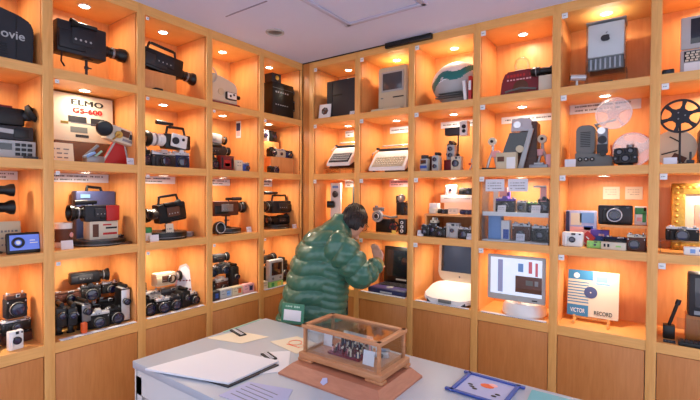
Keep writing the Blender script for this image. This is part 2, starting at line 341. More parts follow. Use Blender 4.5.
def camcorder(label, w_, L=.28, h=.11, d=.10, s=1, body='black', trim='charcoal', lensm='black', r=.032, ln=.07, handle=True, mic=True, vf=True, strap=False, panel='dark_grey', ringm='steel', name='camcorder', group=None, ry=0, lz=.55):
    """body along x, lens toward s*x; base at z 0"""
    t = thing(name, label, 'camcorder', w_, group, ry=ry); bl = L - ln
    cx = -s * ln / 2
    g = MB(body); g.box((cx, 0, h * .5), (bl, d * .72, h), bev=.009); g.box((cx - s * bl * .2, 0, h * .42), (bl * .55, d * .86, h * .6), trim, bev=.008); g.build('body', t)
    g = MB(panel); g.box((cx, -d * .435, h * .55), (bl * .46, .006, h * .5), bev=.002)
    for i in range(4): g.cyl((cx - bl * .16 + i * bl * .1, -d * .44, h * .46), h * .035, .006, 'light_grey', (90, 0, 0), 10)
    g.marks(cx - bl * .18, cx + bl * .18, h * .72, -d * .44, 5, h * .06, 'light_grey'); g.build('control_panel', t)
    x0 = cx + s * bl / 2 - s * .004; rt = (0, 90 * s, 0)
    l = MB(lensm); lensmesh(l, (x0, 0, h * lz), r, ln * .7, lensm, ringm, rt); lo = l.build('lens_barrel', t)
    g = MB('black'); g.lathe([(r * .95, ln * .62), (r * 1.25, ln * .75), (r * 1.3, ln), (r * 1.16, ln), (r * .9, ln * .72)], None, (x0, 0, h * lz), rt, 24, cap=False); g.build('lens_hood', lo)
    glassmesh((x0, 0, h * lz), r, ln * .8, rt).build('lens_glass', lo)
    if handle:
        g = MB('black'); hz = h + .045; a = cx - s * bl * .38; c = cx + s * bl * .36
        g.tube([(a, 0, h - .004), (a + s * .012, 0, hz), (c - s * .01, 0, hz), (c, 0, h - .004)], .0075); g.box(((a + c) / 2, 0, hz + .002), (abs(c - a) * .8, .02, .014), bev=.005); g.build('carry_handle', t)
    if mic:
        g = MB('black'); mz = h + (.066 if handle else .016); g.rod((cx + s * bl * .1, 0, mz), (cx + s * bl * .66, 0, mz), .010, None, 12); g.rod((cx + s * bl * .36, 0, mz), (cx + s * bl * .72, 0, mz), .0135, 'dark_grey', 12); g.rod((cx + s * bl * .2, 0, mz), (cx + s * bl * .2, 0, mz - .03), .005); g.build('microphone', t)
    if vf:
        g = MB('black'); g.rod((cx - s * bl * .1, -d * .36, h * .96), (cx + s * bl * .28, -d * .36, h * .96), .013, None, 14); f = g.build('viewfinder', t)
        g = MB('leather'); e = cx - s * bl * .1; g.lathe([(.013, 0), (.022, .022), (.024, .034), (.017, .034), (.012, .012)], None, (e, -d * .36, h * .96), (0, -90 * s, 0), 18, cap=False); g.build('eyecup', f)
    if strap:
        g = MB('leather'); g.tube([(cx - bl * .4, -d * .3, .0), (cx - bl * .42, -d * .34, -.05), (cx - bl * .36, -d * .36, -.075)], .004); g.build('strap', t)
    return t
def stand(label, w_, h=.06, r=.03, base='black', group=None, name='camera_stand'):
    t = thing(name, label, 'stand', w_, group)
    g = MB(base); g.lathe([(r, 0), (r, .005), (r * .8, .010), (r * .2, .014)], n=28); g.build('base', t)
    g = MB('dark_grey'); g.rod((0, 0, .01), (0, 0, h - .006), .007, None, 12); g.cyl((0, 0, h * .6), .011, .014); g.rod((0, 0, h * .6), (.024, -.006, h * .6), .0035); g.build('stem', t)
    g = MB('black'); g.box((0, 0, h - .003), (.05, .04, .006), bev=.002); g.build('plate', t)
    return t
def filmcan(label, w_, r=.15, h=.025, m='black', trim='steel', rx=0, name='film_can', group=None):
    t = thing(name, label, 'film can', w_, group, rx=rx)
    g = MB(m); g.lathe([(r * .98, 0), (r, .003), (r, h * .6), (r * 1.01, h * .62), (r * 1.01, h * .95), (r * .97, h)], n=40); g.build('can_body', t)
    g = MB(trim); g.ring((0, 0, h), r * .8, .0022, None, n=40, k=6); g.ring((0, 0, h), r * .35, .002, None, n=24, k=6); g.ring((0, 0, h * .3), r * 1.0, .0025, None, n=40, k=6); g.build('lid_rim', t)
    return t
def carton(label, w_, wd, h, d, m='white', name='box', cat='box', marks=None, rx=0, ry=0, texts=(), group=None, patches=()):
    g = MB(m); g.box((0, 0, h / 2), (wd, d, h), bev=.0015)
    for (x, z, a, c, mm) in patches: g.box((x * wd, -d / 2 - .0006, z * h), (a * wd, .0014, c * h), mm)
    if marks:
        for i in range(marks): g.marks(-wd * .38, wd * .38, h * (.8 - .6 * i / max(1, marks)), -d / 2 - .001, 7, h * .05, 'ink', i)
    for (s_, x, z, size, mm, sx) in texts:
        for q in (-.0016, 0, .0016): g.text(s_, (x * wd + q, -d / 2 - .003 - q * .1, z * h), size, mm, sx=sx, ext=.002, gap=1.08)
    return solo(name, label, cat, g, w_, group, rx=rx, ry=ry)
def reelmesh(g, c, r, hub, spokes, th, m, rot=(90, 0, 0), sw=.16):
    T = rot
    for zz in (-th / 2, th / 2):
        # flange with openings: outer annulus, inner disc, spokes
        n = 48
        for (a, bb) in ((r * .9, r), (0, hub)):
            t = bmesh.new(); ra = [t.verts.new((a * math.cos(2 * math.pi * k / n), a * math.sin(2 * math.pi * k / n), -.0008)) for k in range(n)] if a else None
            if a:
                rb = [t.verts.new((bb * math.cos(2 * math.pi * k / n), bb * math.sin(2 * math.pi * k / n), -.0008)) for k in range(n)]
                ra2 = [t.verts.new(v.co + Vector((0, 0, .0016))) for v in ra]; rb2 = [t.verts.new(v.co + Vector((0, 0, .0016))) for v in rb]
                for k in range(n):
                    j = (k + 1) % n; t.faces.new((ra[k], rb[k], rb[j], ra[j])); t.faces.new((ra2[k], ra2[j], rb2[j], rb2[k])); t.faces.new((rb[k], rb2[k], rb2[j], rb[j])); t.faces.new((ra[k], ra[j], ra2[j], ra2[k]))
            else: bmesh.ops.create_cone(t, cap_ends=True, segments=n, radius1=bb, radius2=bb, depth=.0016)
            Q = Matrix.Translation((0, 0, zz)); [setattr(v, 'co', Q @ v.co) for v in t.verts]; g._merge(t, m, c, T, False)
        for k in range(spokes):
            t = bmesh.new(); a0 = 2 * math.pi * k / spokes + .3; vs = []
            for (rr, ww) in ((hub * .8, sw * 1.6), (r * .6, sw * .75), (r * .93, sw * 1.2)):
                for sg in (-1, 1): vs.append((rr * math.cos(a0) - sg * ww * r * math.sin(a0) * .5, rr * math.sin(a0) + sg * ww * r * math.cos(a0) * .5))
            lo = [t.verts.new((x, y, zz - .0007)) for x, y in vs]; hi = [t.verts.new((x, y, zz + .0007)) for x, y in vs]
            for q in (0, 2):
                t.faces.new((lo[q], lo[q + 1], lo[q + 3], lo[q + 2])); t.faces.new((hi[q], hi[q + 2], hi[q + 3], hi[q + 1]))
                t.faces.new((lo[q], lo[q + 2], hi[q + 2], hi[q])); t.faces.new((lo[q + 1], hi[q + 1], hi[q + 3], lo[q + 3]))
            g._merge(t, m, c, T, False)
    g.cyl(c, hub * .5, th, m, T)
    return g
def block(label, w_, wd, d, h, m='wood_back', name='display_block', group=None, cat='display block'):
    g = MB(m); g.box((0, 0, h / 2), (wd, d, h), bev=.001); return solo(name, label, cat, g, w_, group)
WL = lambda u, d, r, dz=0, rz=0: where('L', u, d, r, dz, rz)
WR = lambda u, d, r, dz=0, rz=0: where('R', u, d, r, dz, rz)

# ================================================================== LEFT WALL, far left unit
t = thing('equipment_case', 'large dark grey moulded case with white movie lettering on the top left shelf', 'case', WL(-2.035, .13, 0))
g = MB('charcoal'); o_ = [(-.17, 0), (.17, 0), (.175, .17), (.16, .205), (.12, .225), (-.17, .29)]; g.prism(o_, .15, bev=.006)
for i in range(5): g.box((-.03, -.077, .03 + .012 * i), (.2, .004, .005), 'black')
g.box((.105, -.076, .12), (.004, .004, .2), 'black'); g.build('shell', t)
g = MB('light_grey'); g.text('movie', (.07, -.078, .125), .055, 'light_grey', bold=.0006); g.build('lettering', t)
g = MB('black'); g.tube([(-.10, 0, .27), (-.09, 0, .31), (.0, 0, .29), (.01, 0, .245)], .008); g.build('handle', t)
t = thing('tape_deck', 'silver tape deck with dark display and buttons, lowest in the left edge stack', 'tape deck', WL(-2.0, .17, 1))
g = MB('light_grey'); g.box((0, 0, .045), (.29, .22, .082), bev=.004); g.build('housing', t)
g = MB('glass_dark'); g.box((.01, -.111, .055), (.08, .004, .03)); g.box((-.09, -.111, .05), (.08, .004, .05)); g.build('display', t)
for i in range(3):
    for j in range(3): q = MB('black'); q.box((.072 + .024 * i, -.112, .022 + .022 * j), (.018, .006, .014), bev=.001); q.build('button', t)
t = thing('tape_deck', 'black and grey portable recorder lying between silver deck and camcorder', 'tape deck', WL(-2.0, .17, 1, .087))
g = MB('dark_grey'); g.box((0, 0, .035), (.28, .2, .066), bev=.006); g.build('housing', t)
g = MB('light_grey'); g.box((-.02, -.101, .045), (.16, .004, .02), rot=(0, 4, 0)); g.build('trim_bar', t)
g = MB('black'); g.box((.09, -.102, .035), (.06, .006, .045), bev=.002); g.build('tape_door', t)
t = thing('camcorder', 'big black camcorder with round rubber eyepiece on top of the decks', 'camcorder', WL(-2.02, .16, 1, .157))
g = MB('black'); g.box((0, 0, .045), (.27, .12, .085), bev=.01); g.box((.03, -.02, .092), (.12, .05, .012), 'dark_red', bev=.004); g.build('body', t)
g = MB('dark_grey'); g.rod((.1, -.03, .055), (.16, -.04, .06), .026, None, 18); f = g.build('viewfinder', t)
g = MB('leather'); g.lathe([(.026, 0), (.044, .012), (.046, .03), (.038, .032), (.02, .02), (0, .018)], None, (.15, -.045, .06), (60, 0, 60), 24); g.build('eyecup', f)
b = MB('orange'); b.rod((0, 0, .006), (.0, .0, .13), .012); b.box((0, 0, .003), (.04, .04, .006)); solo('orange_strap_roll', 'narrow orange upright roll at the right of the tape decks', 'roll', b, WL(-1.868, .25, 1))
card('small black caption plate right of the silver tape deck', WL(-1.885, .03, 1), .06, .012, 0, 3, 'black', 'sign', 'name_plate', None)
strip('white heading strip at the left edge above two lens tubes', 'L', -1.935, 2, .17, 1.625, rows=2, n=12)
stand('black round stand under the tube camera at the left edge', WL(-2.03, .17, 2), .19, .07, name='camera_stand')
t = thing('tube_camera', 'black camera with two stacked round eyepieces pointing right', 'camera', WL(-2.04, .17, 2, .19))
g = MB('black'); g.box((0, 0, .07), (.12, .09, .14), bev=.012); g.build('body', t)
for z_, r_ in ((.112, .03), (.028, .034)):
    g = MB('black'); g.lathe([(r_ * .7, 0), (r_ * .7, .04), (r_, .06), (r_ * 1.05, .075), (r_ * .8, .075), (r_ * .6, .05), (0, .05)], None, (.05, 0, z_), (0, 90, 0)); f = g.build('eyepiece', t)
card('cream framed paper plaque standing behind the blue screened player', WL(-1.93, .16, 2, .0), .09, .15, -8, 5, 'beige', 'plaque', 'plaque', None)
t = thing('media_player', 'black framed player with lit blue screen and round dial, left edge', 'media player', WL(-1.905, .055, 2, 0, -4), rx=-10)
g = MB('black'); g.box((0, 0, .05), (.14, .02, .1), bev=.008); g.build('frame', t)
g = MB('screen_blue'); g.box((0, -.0105, .052), (.115, .002, .072)); g.build('screen', t)
g = MB('charcoal'); g.ring((-.025, -.012, .052), .02, .006, None, (90, 0, 0)); g.cyl((-.025, -.0125, .052), .009, .002, 'white', (90, 0, 0)); g.box((.03, -.012, .06), (.02, .001, .004), 'white'); g.box((.035, -.012, .048), (.03, .001, .004), 'white'); g.build('click_wheel', t)
b = MB('red'); b.box((0, 0, .03), (.06, .05, .06), bev=.01); solo('red_pouch', 'red pouch at the far left beside the blue screened player', 'pouch', b, WL(-2.04, .12, 2))
# row 3 of far left
still('folding camera with big chrome lens standing upright, top of left edge pile', WL(-1.918, .15, 3, .13, 0), .085, .13, .06, 'leather', 'brown', .033, .03, 'range', name='folding_camera', cat='camera')
still('dark viewfinder camera in the middle of the left edge pile', WL(-1.92, .15, 3, .066), .12, .062, .06, 'black', 'silver', .018, .02, 'range')
still('brown cased camera at the base of the left edge pile', WL(-1.91, .18, 3), .12, .066, .08, 'brown_leather', 'black', .02, .02, 'range')
still('small white camera with round black lens at the front of the left edge', WL(-1.945, .055, 3, 0, 5), .06, .095, .03, 'white', 'white', .017, .014, 'instant', name='compact_camera')
still('twin black camera at the extreme left of the lowest row', WL(-2.01, .14, 3), .05, .12, .06, 'black', 'silver', .02, .02, 'range')
carton('blue book standing behind the cameras at the left edge', WL(-2.02, .26, 3), .12, .2, .03, 'blue', 'book', 'book', 1)

# ================================================================== unit with white carton (u -1.80..-1.39)
stand('small black stand holding up the big grey camcorder at the top left', WL(-1.60, .13, 0), .115, .032)
camcorder('heavy dark camcorder on a stand beside the grey case, lens pointing right', WL(-1.575, .13, 0, .1155), .36, .165, .13, 1, 'charcoal', 'charcoal', 'black', .03, .12, False, False, True, True, 'charcoal', lz=.42)
block('brown block raising the white printed carton', WL(-1.56, .285, 1), .30, .08, .125, 'brown')
carton('white camera carton printed in black and red, on the left wall', WL(-1.56, .275, 1, .126), .31, .265, .06, 'cream', 'camera_carton', 'box', None, rx=-3,
       texts=(('ELMO', .05, .83, .042, 'ink', 1.5), ('GS-600', .05, .66, .038, 'red', 1.25)), patches=((-.12, .47, .3, .13, 'dark_grey'), (.22, .45, .24, .16, 'dark_grey'), (-.1, .25, .28, .12, 'grey'), (-.33, .38, .12, .05, 'brass'), (.02, .4, .5, .03, 'steel'), (-.05, .12, .22, .06, 'dark_grey'), (.38, .4, .08, .1, 'ink')))
card('large cream card leaning at the left below the printed carton', WL(-1.72, .14, 1), .125, .105, -10, 3, 'cream', 'card', 'info_card', None)
b = MB('red'); b.prism([(-.075, 0), (.075, 0), (.045, .145), (.0, .145)], .03, bev=.002); b.tube([(-.075, -.017, .003), (.0, -.017, .14)], .006, 'light_grey', 6); b.tube([(.045, -.017, .14), (.072, -.017, .0)], .005, 'light_grey', 6)
solo('projector_leg_case', 'red wedge shaped case with pale edging supporting the light projector', 'case', b, WL(-1.455, .13, 1))
t = thing('slide_projector', 'cream and brown hand projector tilted on the red wedge, round black lens', 'projector', WL(-1.475, .10, 1, .128), ry=14)
g = MB('cream'); g.box((.03, 0, .045), (.17, .07, .085), bev=.006); g.box((.035, -.036, .058), (.05, .004, .035), 'brown'); g.box((.085, -.036, .05), (.045, .004, .03), 'dark_grey'); g.box((.06, -.036, .022), (.06, .004, .014), 'steel'); g.build('housing', t)
g = MB('black'); g.lathe([(.036, 0), (.041, .008), (.041, .03), (.034, .036), (.01, .03)], None, (-.075, -.03, .045), (90, 0, -20)); g.build('lens', t)
g = MB('brass'); g.cyl((0, -.045, .04), .02, .012, None, (90, 0, 0)); g.tube([(0, -.05, .04), (-.03, -.06, .0)], .005); g.build('crank', t)
b = MB('steel'); b.box((0, 0, .02), (.09, .06, .04), bev=.004); b.rod((-.05, 0, .03), (.02, -.01, .1), .009); b.rod((-.02, -.02, .02), (.035, -.02, .07), .006, 'mint'); b.box((-.03, -.02, .045), (.05, .05, .012), 'sky_blue', rot=(0, -30, 0)); solo('film_splicer', 'small metal film splicer left of the red wedge case', 'film splicer', b, WL(-1.575, .11, 1))
card('small white card in front of the red wedge case', WL(-1.41, .035, 1), .04, .04)
strip('two line heading strip above the blue camera case', 'L', -1.595, 2, .40, 1.622, .05, rows=2, n=24)
# row 2: blue case, camcorder, cup, disc
filmcan('black round film can under the red and blue camcorder display', WL(-1.53, .155, 2), .13, .03)
t = thing('carrying_case', 'slate blue upright case with dark handle behind the red panelled camcorder', 'case', WL(-1.50, .285, 2), None)
g = MB('slate_blue'); g.box((0, 0, .15), (.215, .07, .30), bev=.008); g.box((.085, -.036, .11), (.04, .003, .2), 'red'); g.box((-.06, -.036, .27), (.05, .002, .02), 'sky_blue'); g.build('shell', t)
g = MB('black'); g.tube([(-.045, -.01, .295), (-.04, -.01, .325), (.03, -.01, .318), (.04, -.01, .292)], .008); g.build('handle', t)
carton('striped red and white carton lying on the black film can', WL(-1.52, .15, 2, .031), .15, .10, .08, 'cream', 'striped_box', 'box', None, patches=((-.3, .5, .2, .7, 'brown'), (.2, .3, .5, .12, 'red'), (.25, .62, .4, .1, 'ink'), (.1, .8, .3, .08, 'red')))
t = camcorder('compact camcorder with a red side panel in front of the blue case', WL(-1.565, .14, 2, .1315), .25, .09, .09, -1, 'charcoal', 'black', 'black', .034, .07, False, True, False, panel='dark_grey')
g = MB('red'); g.box((.085, -.044, .045), (.07, .008, .085), bev=.003); g.build('side_door', t)
b = MB('white'); b.lathe([(.036, 0), (.04, .004), (.042, .13), (.039, .13), (.036, .008), (0, .008)], n=28); b.lathe([(.0406, .03), (.0418, .1)], 'brown', n=28, cap=False); b.cyl((.028, -.03, .066), .014, .006, 'pink', (90, 0, 42)); b.ring((-.046, 0, .07), .028, .005, None, (90, 0, 0)); solo('printed_mug', 'white mug with brown print left of the blue camera case', 'mug', b, WL(-1.705, .16, 2))
card('blank white card standing in front of the printed mug', WL(-1.722, .06, 2), .055, .045, -10, 0)
still('small brown camera lying flat right of the striped carton', WL(-1.425, .17, 2), .065, .05, .05, 'brown_leather', 'black', .012, .015, 'range')
b = MB('dark_wood'); b.lathe([(.045, 0), (.045, .008), (.03, .012)], n=24); solo('wooden_base', 'small dark round base at the right end of the third left shelf', 'base', b, WL(-1.435, .07, 2))
# row 3 pile (three tiers)
pile = [
 ('cine', 'tall black movie camera at the left of the large camera pile', -1.742, .12, 0, dict(h=.15, wd=.05, d=.09, body='leather', trim='black')),
 ('cine', 'blue black movie camera second from left in the large pile', -1.69, .11, 0, dict(h=.14, wd=.045, d=.09, body='charcoal', trim='black')),
 ('cine', 'movie camera with pistol grip beside an orange cloth in the large pile', -1.635, .12, 0, dict(h=.145, wd=.05, d=.1, body='black', trim='steel')),
 ('still', 'black reflex camera with wide lens at the front middle of the large pile', -1.565, .09, 0, dict(wd=.11, h=.1, r=.027, top='silver')),
 ('still', 'reflex camera with a chrome ringed lens right of the wide lens one, large pile', -1.475, .10, 0, dict(wd=.085, h=.1, r=.03, top='black')),
 ('cine', 'silver fronted tall movie camera at the right end of the large pile', -1.42, .12, 0, dict(h=.19, wd=.05, d=.09, body='black', trim='silver', grip=False)),
 ('still', 'brown folding camera at the back base of the large pile', -1.60, .24, 0, dict(wd=.2, h=.12, d=.08, body='brown_leather', top='black', style='range')),
 ('still', 'black box camera at the back left base of the large pile', -1.725, .24, 0, dict(wd=.075, h=.11, d=.06, style='range')),
 ('still', 'wide dark camera at the back right base of the large pile', -1.44, .25, 0, dict(wd=.11, h=.13, d=.07, style='range', top='black')),
 ('still', 'brown cased camera laid on the left half of the pile, second tier', -1.655, .24, .135, dict(wd=.15, h=.07, body='brown_leather', top='brown', style='range', r=.02)),
 ('still', 'olive black camera on the second tier, pile centre', -1.545, .23, .135, dict(wd=.10, h=.085, d=.06, body='leather', top='dark_grey', r=.03)),
 ('cam', 'long black camera body on the top of the large pile', -1.54, .25, .2235, dict(L=.2, h=.065, d=.08, s=1, handle=False, mic=False, vf=False, ln=.05, r=.028)),
 ('still', 'small silver topped camera on the second tier at the right, large pile', -1.435, .25, .145, dict(wd=.09, h=.075, r=.022, style='range')),
]
for kind, lb, u, d_, dz, kw in pile:
    f = dict(cine=cine, still=still, cam=camcorder)[kind]; f(lb, WL(u, d_, 3, dz, random.uniform(-14, 14)), **kw)
b = MB('orange'); b.box((0, 0, .03), (.03, .03, .06), bev=.01); solo('orange_pouch', 'orange pouch at the front of the large camera pile', 'pouch', b, WL(-1.655, .04, 3))
b = MB('paper'); b.box((0, 0, .002), (.38, .03, .003)); b.marks(-.18, .18, .0, -.016, 30, .003, 'print_grey'); PS = solo('shelf_edge_strip', 'white paper strip on the shelf edge below the large camera pile', 'strip', b, WL(-1.585, .017, 3), 'white strips along the lowest shelf edge')

# ================================================================== unit u -1.343..-.932
block('pale wooden block under the long dark green camcorder', WL(-1.19, .17, 0), .20, .14, .135)
camcorder('long black broadcast camcorder on a wooden block, lens pointing right', WL(-1.11, .15, 0, .136), .38, .12, .12, 1, 'black', 'dark_grey', 'black', .032, .12, True, False, False, panel='charcoal', ry=7, lz=.35)
b = MB('black'); b.box((0, 0, .01), (.05, .04, .02), bev=.004); solo('lens_cap_case', 'tiny black case on the shelf under the long camcorder', 'case', b, WL(-1.24, .05, 0))
still('olive and silver camera at the base under the white lensed camcorder', WL(-1.165, .14, 1), .16, .11, .07, 'dark_grey', 'silver', .03, .03, 'slr')
still('blue lensed camera right of the olive one, under the white lensed camcorder', WL(-1.035, .15, 1, 0, -8), .11, .12, .07, 'navy', 'silver', .032, .03, 'slr')
still('small black camera at the left post of the second left shelf', WL(-1.29, .14, 1), .08, .12, .06, 'black', 'black', .03, .03, 'slr')
t = camcorder('camcorder with white ringed lens and white side cover', WL(-1.135, .14, 1, .122), .31, .095, .1, -1, 'black', 'black', 'white', .04, .13, True, True, False, panel='white')
g = MB('white'); g.box((.06, -.052, .05), (.11, .014, .085), bev=.008, rot=(0, 8, 0)); g.cyl((.03, -.062, .05), .022, .014, 'dark_grey', (90, 0, 0)); g.cyl((.085, -.06, .06), .009, .01, 'black', (90, 0, 0)); g.build('side_cover', t)
strip('long heading strip above the camera on the round can', 'L', -1.12, 2, .34, 1.624, .05, rows=2, n=20)
filmcan('large black film can under the shoulder camera, left wall', WL(-1.135, .16, 2), .135, .045)
filmcan('silver film can lying at the right of the shoulder camera', WL(-.985, .20, 2, .0465), .075, .022, 'steel', 'silver', name='film_can') if 0 else None
filmcan('small silver film can at the right of the big black can', WL(-.973, .15, 2), .037, .03, 'steel', 'silver')
stand('black stand standing on the big film can, middle of the left wall', WL(-1.12, .16, 2, .0465), .055, .03)
t = camcorder('shoulder camera with top handle and lens turret pointing left', WL(-1.125, .16, 2, .1015), .26, .12, .11, -1, 'leather', 'black', 'steel', .034, .07, True, False, True, panel='brown', ry=-8)
g = MB('dark_grey'); g.lathe([(.02, 0), (.02, .04), (.026, .05), (.018, .05)], None, (-.08, -.05, .07), (0, -90, 20), 18, cap=False); g.build('turret_lens', t)
card('small pale card on the black can, before the shoulder camera', WL(-1.165, .04, 2, .0), .05, .10, -6, 3, 'cream')
b = MB('white'); b.lathe([(.03, 0), (.033, .003), (.033, .05), (.03, .053)], n=24); b.lathe([(.034, .05), (.035, .052), (.035, .078), (.03, .082)], 'green', n=24); solo('lidded_jar', 'white jar with green lid at the left of the round film can', 'jar', b, WL(-1.29, .10, 2))
card('white card before the green lidded jar', WL(-1.27, .035, 2), .055, .04, -6, 0)
# row 3
pile = [
 ('still', 'black camera with large ringed lens at the left post, crowded low shelf', -1.28, .12, 0, dict(wd=.09, h=.1, r=.036, ln=.04, top='black')),
 ('still', 'silver topped reflex camera with open lens, crowded low shelf', -1.195, .09, 0, dict(wd=.085, h=.1, r=.032)),
 ('still', 'black reflex with a round dial lens in the middle, crowded low shelf', -1.115, .09, 0, dict(wd=.08, h=.095, r=.03, top='dark_grey')),
 ('cine', 'black box movie camera in front of the leaning magazine', -1.045, .10, 0, dict(h=.105, wd=.06, d=.08, grip=False, body='leather', trim='black')),
 ('still', 'silver camera beside the leaning magazine, low left shelf', -.975, .11, 0, dict(wd=.075, h=.09, r=.024, style='range')),
 ('still', 'white faced camera behind the black ones, crowded low shelf', -1.20, .22, 0, dict(wd=.12, h=.13, d=.07, body='light_grey', top='silver', style='range', r=.03)),
 ('still', 'grey box camera at the back base of the crowded low shelf', -1.06, .23, 0, dict(wd=.14, h=.125, d=.08, body='dark_grey', top='grey', style='range')),
 ('still', 'black lens camera on the back left, second tier of crowded low shelf', -1.275, .23, .0, dict(wd=.09, h=.2, d=.07, body='black', top='black', r=.036, ln=.04)),
]
for kind, lb, u, d_, dz, kw in pile:
    f = dict(cine=cine, still=still, cam=camcorder)[kind]; f(lb, WL(u, d_, 3, dz, random.uniform(-10, 10)), **kw)
t = camcorder('brown and cream camera with two chrome ringed lenses on top of the pile', WL(-1.08, .22, 3, .134), .19, .085, .09, 1, 'cream', 'beige', 'steel', .026, .05, False, False, False, panel='brown', ringm='chrome')
g = MB('black'); lensmesh(g, (.0, -.045, .045), .026, .02); g.build('front_lens', t)
b = MB('black'); b.rod((0, 0, 0), (0, 0, .25), .004, 'steel'); b.box((0, 0, .003), (.05, .05, .006)); b.box((0, -.005, .262), (.07, .02, .026), 'black', bev=.005); b.box((.06, -.005, .258), (.06, .02, .026), 'orange', bev=.006); solo('hand_grip_light', 'orange and black hand light held on a thin rod', 'light', b, WL(-1.30, .27, 3))
g = MB('pink'); P_ = [(-.07, 0), (.06, 0), (.075, .12), (.05, .2), (.0, .255), (-.04, .24), (-.07, .12)]; g.prism(P_, .012); g.prism([(x * .8, z * .9 + .01) for x, z in P_], .014, 'paper'); g.marks(-.04, .04, .08, -.008, 4, .01, 'dark_red'); g.marks(-.04, .04, .14, -.008, 4, .01, 'dark_red')
solo('magazine', 'tall pink and white magazine leaning at the right of the crowded shelf', 'magazine', g, WL(-.965, .19, 3, .003, -38), rx=-8)
o = PS.copy(); COL.objects.link(o); put(o, WL(-1.138, .017, 3)); o['label'] = 'white paper strip on the shelf edge beneath the leaning magazine'

# ================================================================== unit u -.887..-.476
t = thing('film_viewer', 'cream film viewer with a clear reel, dark red base, on the top shelf', 'film viewer', WL(-.71, .20, 0))
g = MB('cream'); g.prism([(-.15, .045), (.15, .045), (.15, .17), (.13, .2), (.0, .235), (-.15, .235)], .11, bev=.008); g.cyl((-.0, -.057, .12), .025, .008, 'beige', (90, 0, 0)); g.build('housing', t)
g = MB('dark_red'); g.box((0, 0, .022), (.32, .14, .044), bev=.003); g.build('base', t)
g = reelmesh(MB('steel'), (-.11, -.075, .215), .058, .02, 3, .012, 'light_grey'); g.build('reel', t)
g = MB('black'); g.box((.085, -.062, .1), (.1, .02, .058), bev=.01); g.cyl((.15, -.06, .1), .014, .02, None, (0, 90, 0)); g.box((.085, -.073, .1), (.08, .003, .044), 'white', bev=.001); g.cyl((.07, -.076, .098), .009, .003, 'ink', (90, 0, 0)); g.cyl((.1, -.076, .11), .008, .003, 'ink', (90, 0, 0)); g.build('viewing_screen', t)
carton('red toy boombox camera with white label, second shelf', WL(-.715, .09, 1, 0), .115, .105, .05, 'dark_red', 'toy_camera', 'camera', None, patches=((0, .5, .5, .42, 'red'), (0, .4, .36, .2, 'white'), (-.38, .5, .12, .7, 'ink'), (.38, .5, .12, .7, 'ink')))
still('black camera at the left post beside the red toy camera', WL(-.83, .10, 1), .075, .1, .06, 'black', 'black', .026, .03, 'slr')
carton('cream spotted little box right of the red toy camera', WL(-.615, .07, 1), .055, .08, .03, 'cream', 'small_box', 'box', 2)
still('blue and silver pocket camera at the right, second shelf', WL(-.545, .08, 1), .06, .075, .035, 'blue', 'silver', .017, .02, 'range')
block('orange brown block behind the red toy camera', WL(-.70, .24, 1), .3, .12, .112, 'wood_back')
camcorder('dark brown camcorder with its eyepiece to the right, second tier', WL(-.71, .23, 1, .113), .27, .075, .1, 1, 'charcoal', 'brown', 'black', .024, .05, False, False, True, panel='dark_grey')
camcorder('silver white camcorder lying on top of the dark brown one', WL(-.73, .23, 1, .205), .24, .07, .09, 1, 'light_grey', 'white', 'brass', .024, .05, False, False, False, panel='light_grey', ry=6)
b = MB('paper'); b.box((0, 0, 0), (.055, .002, .13)); b.box((0, -.0015, .02), (.046, .001, .06), 'navy'); b.box((0, -.0015, -.03), (.04, .001, .04), 'pink'); solo('postcard', 'small blue and white picture card on the side board, second shelf', 'card', b, ((-.235, -.479, 2.03), 0))
strip('heading strip above the camera with the speaker cone', 'L', -.60, 2, .24, 1.62, .05, rows=2, n=12)
filmcan('black film can under the brown camera, third shelf', WL(-.665, .16, 2), .115, .035)
t = thing('speaker_cone', 'black round speaker cone leaning before the black can', 'speaker', WL(-.80, .055, 2), rx=-8)
g = MB('black'); g.lathe([(.042, 0), (.046, .006), (.046, .03), (.04, .034), (.03, .02), (.012, .016), (0, .022)], None, (0, 0, .047), (90, 0, 0)); g.build('cone', t)
g = MB('silver'); g.ring((0, -.034, .047), .036, .0025, None, (90, 0, 0)); g.build('rim', t)
stand('black tripod stand on the can beneath the brown camera', WL(-.655, .16, 2, .0365), .09, .04)
camcorder('brown and black video camera with a cream top mount, third shelf', WL(-.64, .16, 2, .1265), .29, .105, .1, 1, 'brown_leather', 'black', 'black', .034, .07, False, True, False, panel='steel')
card('small white card on the right of the black can, third shelf', WL(-.52, .06, 2), .045, .04)
pile = [
 ('still', 'black camera at the left base of the pyramid pile', -.815, .18, 0, dict(wd=.12, h=.13, d=.07, top='black')),
 ('still', 'wide brown camera at the base centre of the pyramid pile', -.69, .19, 0, dict(wd=.12, h=.13, d=.07, body='brown_leather', top='silver')),
 ('cine', 'upright movie camera at the right base of the pyramid pile', -.575, .19, 0, dict(h=.19, wd=.06, d=.09, grip=False, trim='black')),
 ('still', 'dark camera on the left second tier of the pyramid pile', -.77, .20, .146, dict(wd=.12, h=.075, d=.06, style='range')),
 ('still', 'green grey camera on the middle tier of the pyramid pile', -.655, .20, .146, dict(wd=.10, h=.085, d=.06, body='dark_grey', top='grey')),
 ('cam', 'dark camera with red brown lens at the peak of the pyramid pile', -.68, .20, .234, dict(L=.14, h=.06, d=.07, body='dark_grey', handle=False, mic=False, vf=False, ln=.04, r=.026)),
]
for kind, lb, u, d_, dz, kw in pile:
    f = dict(cine=cine, still=still, cam=camcorder)[kind]; f(lb, WL(u, d_, 3, dz, random.uniform(-10, 10)), **kw)
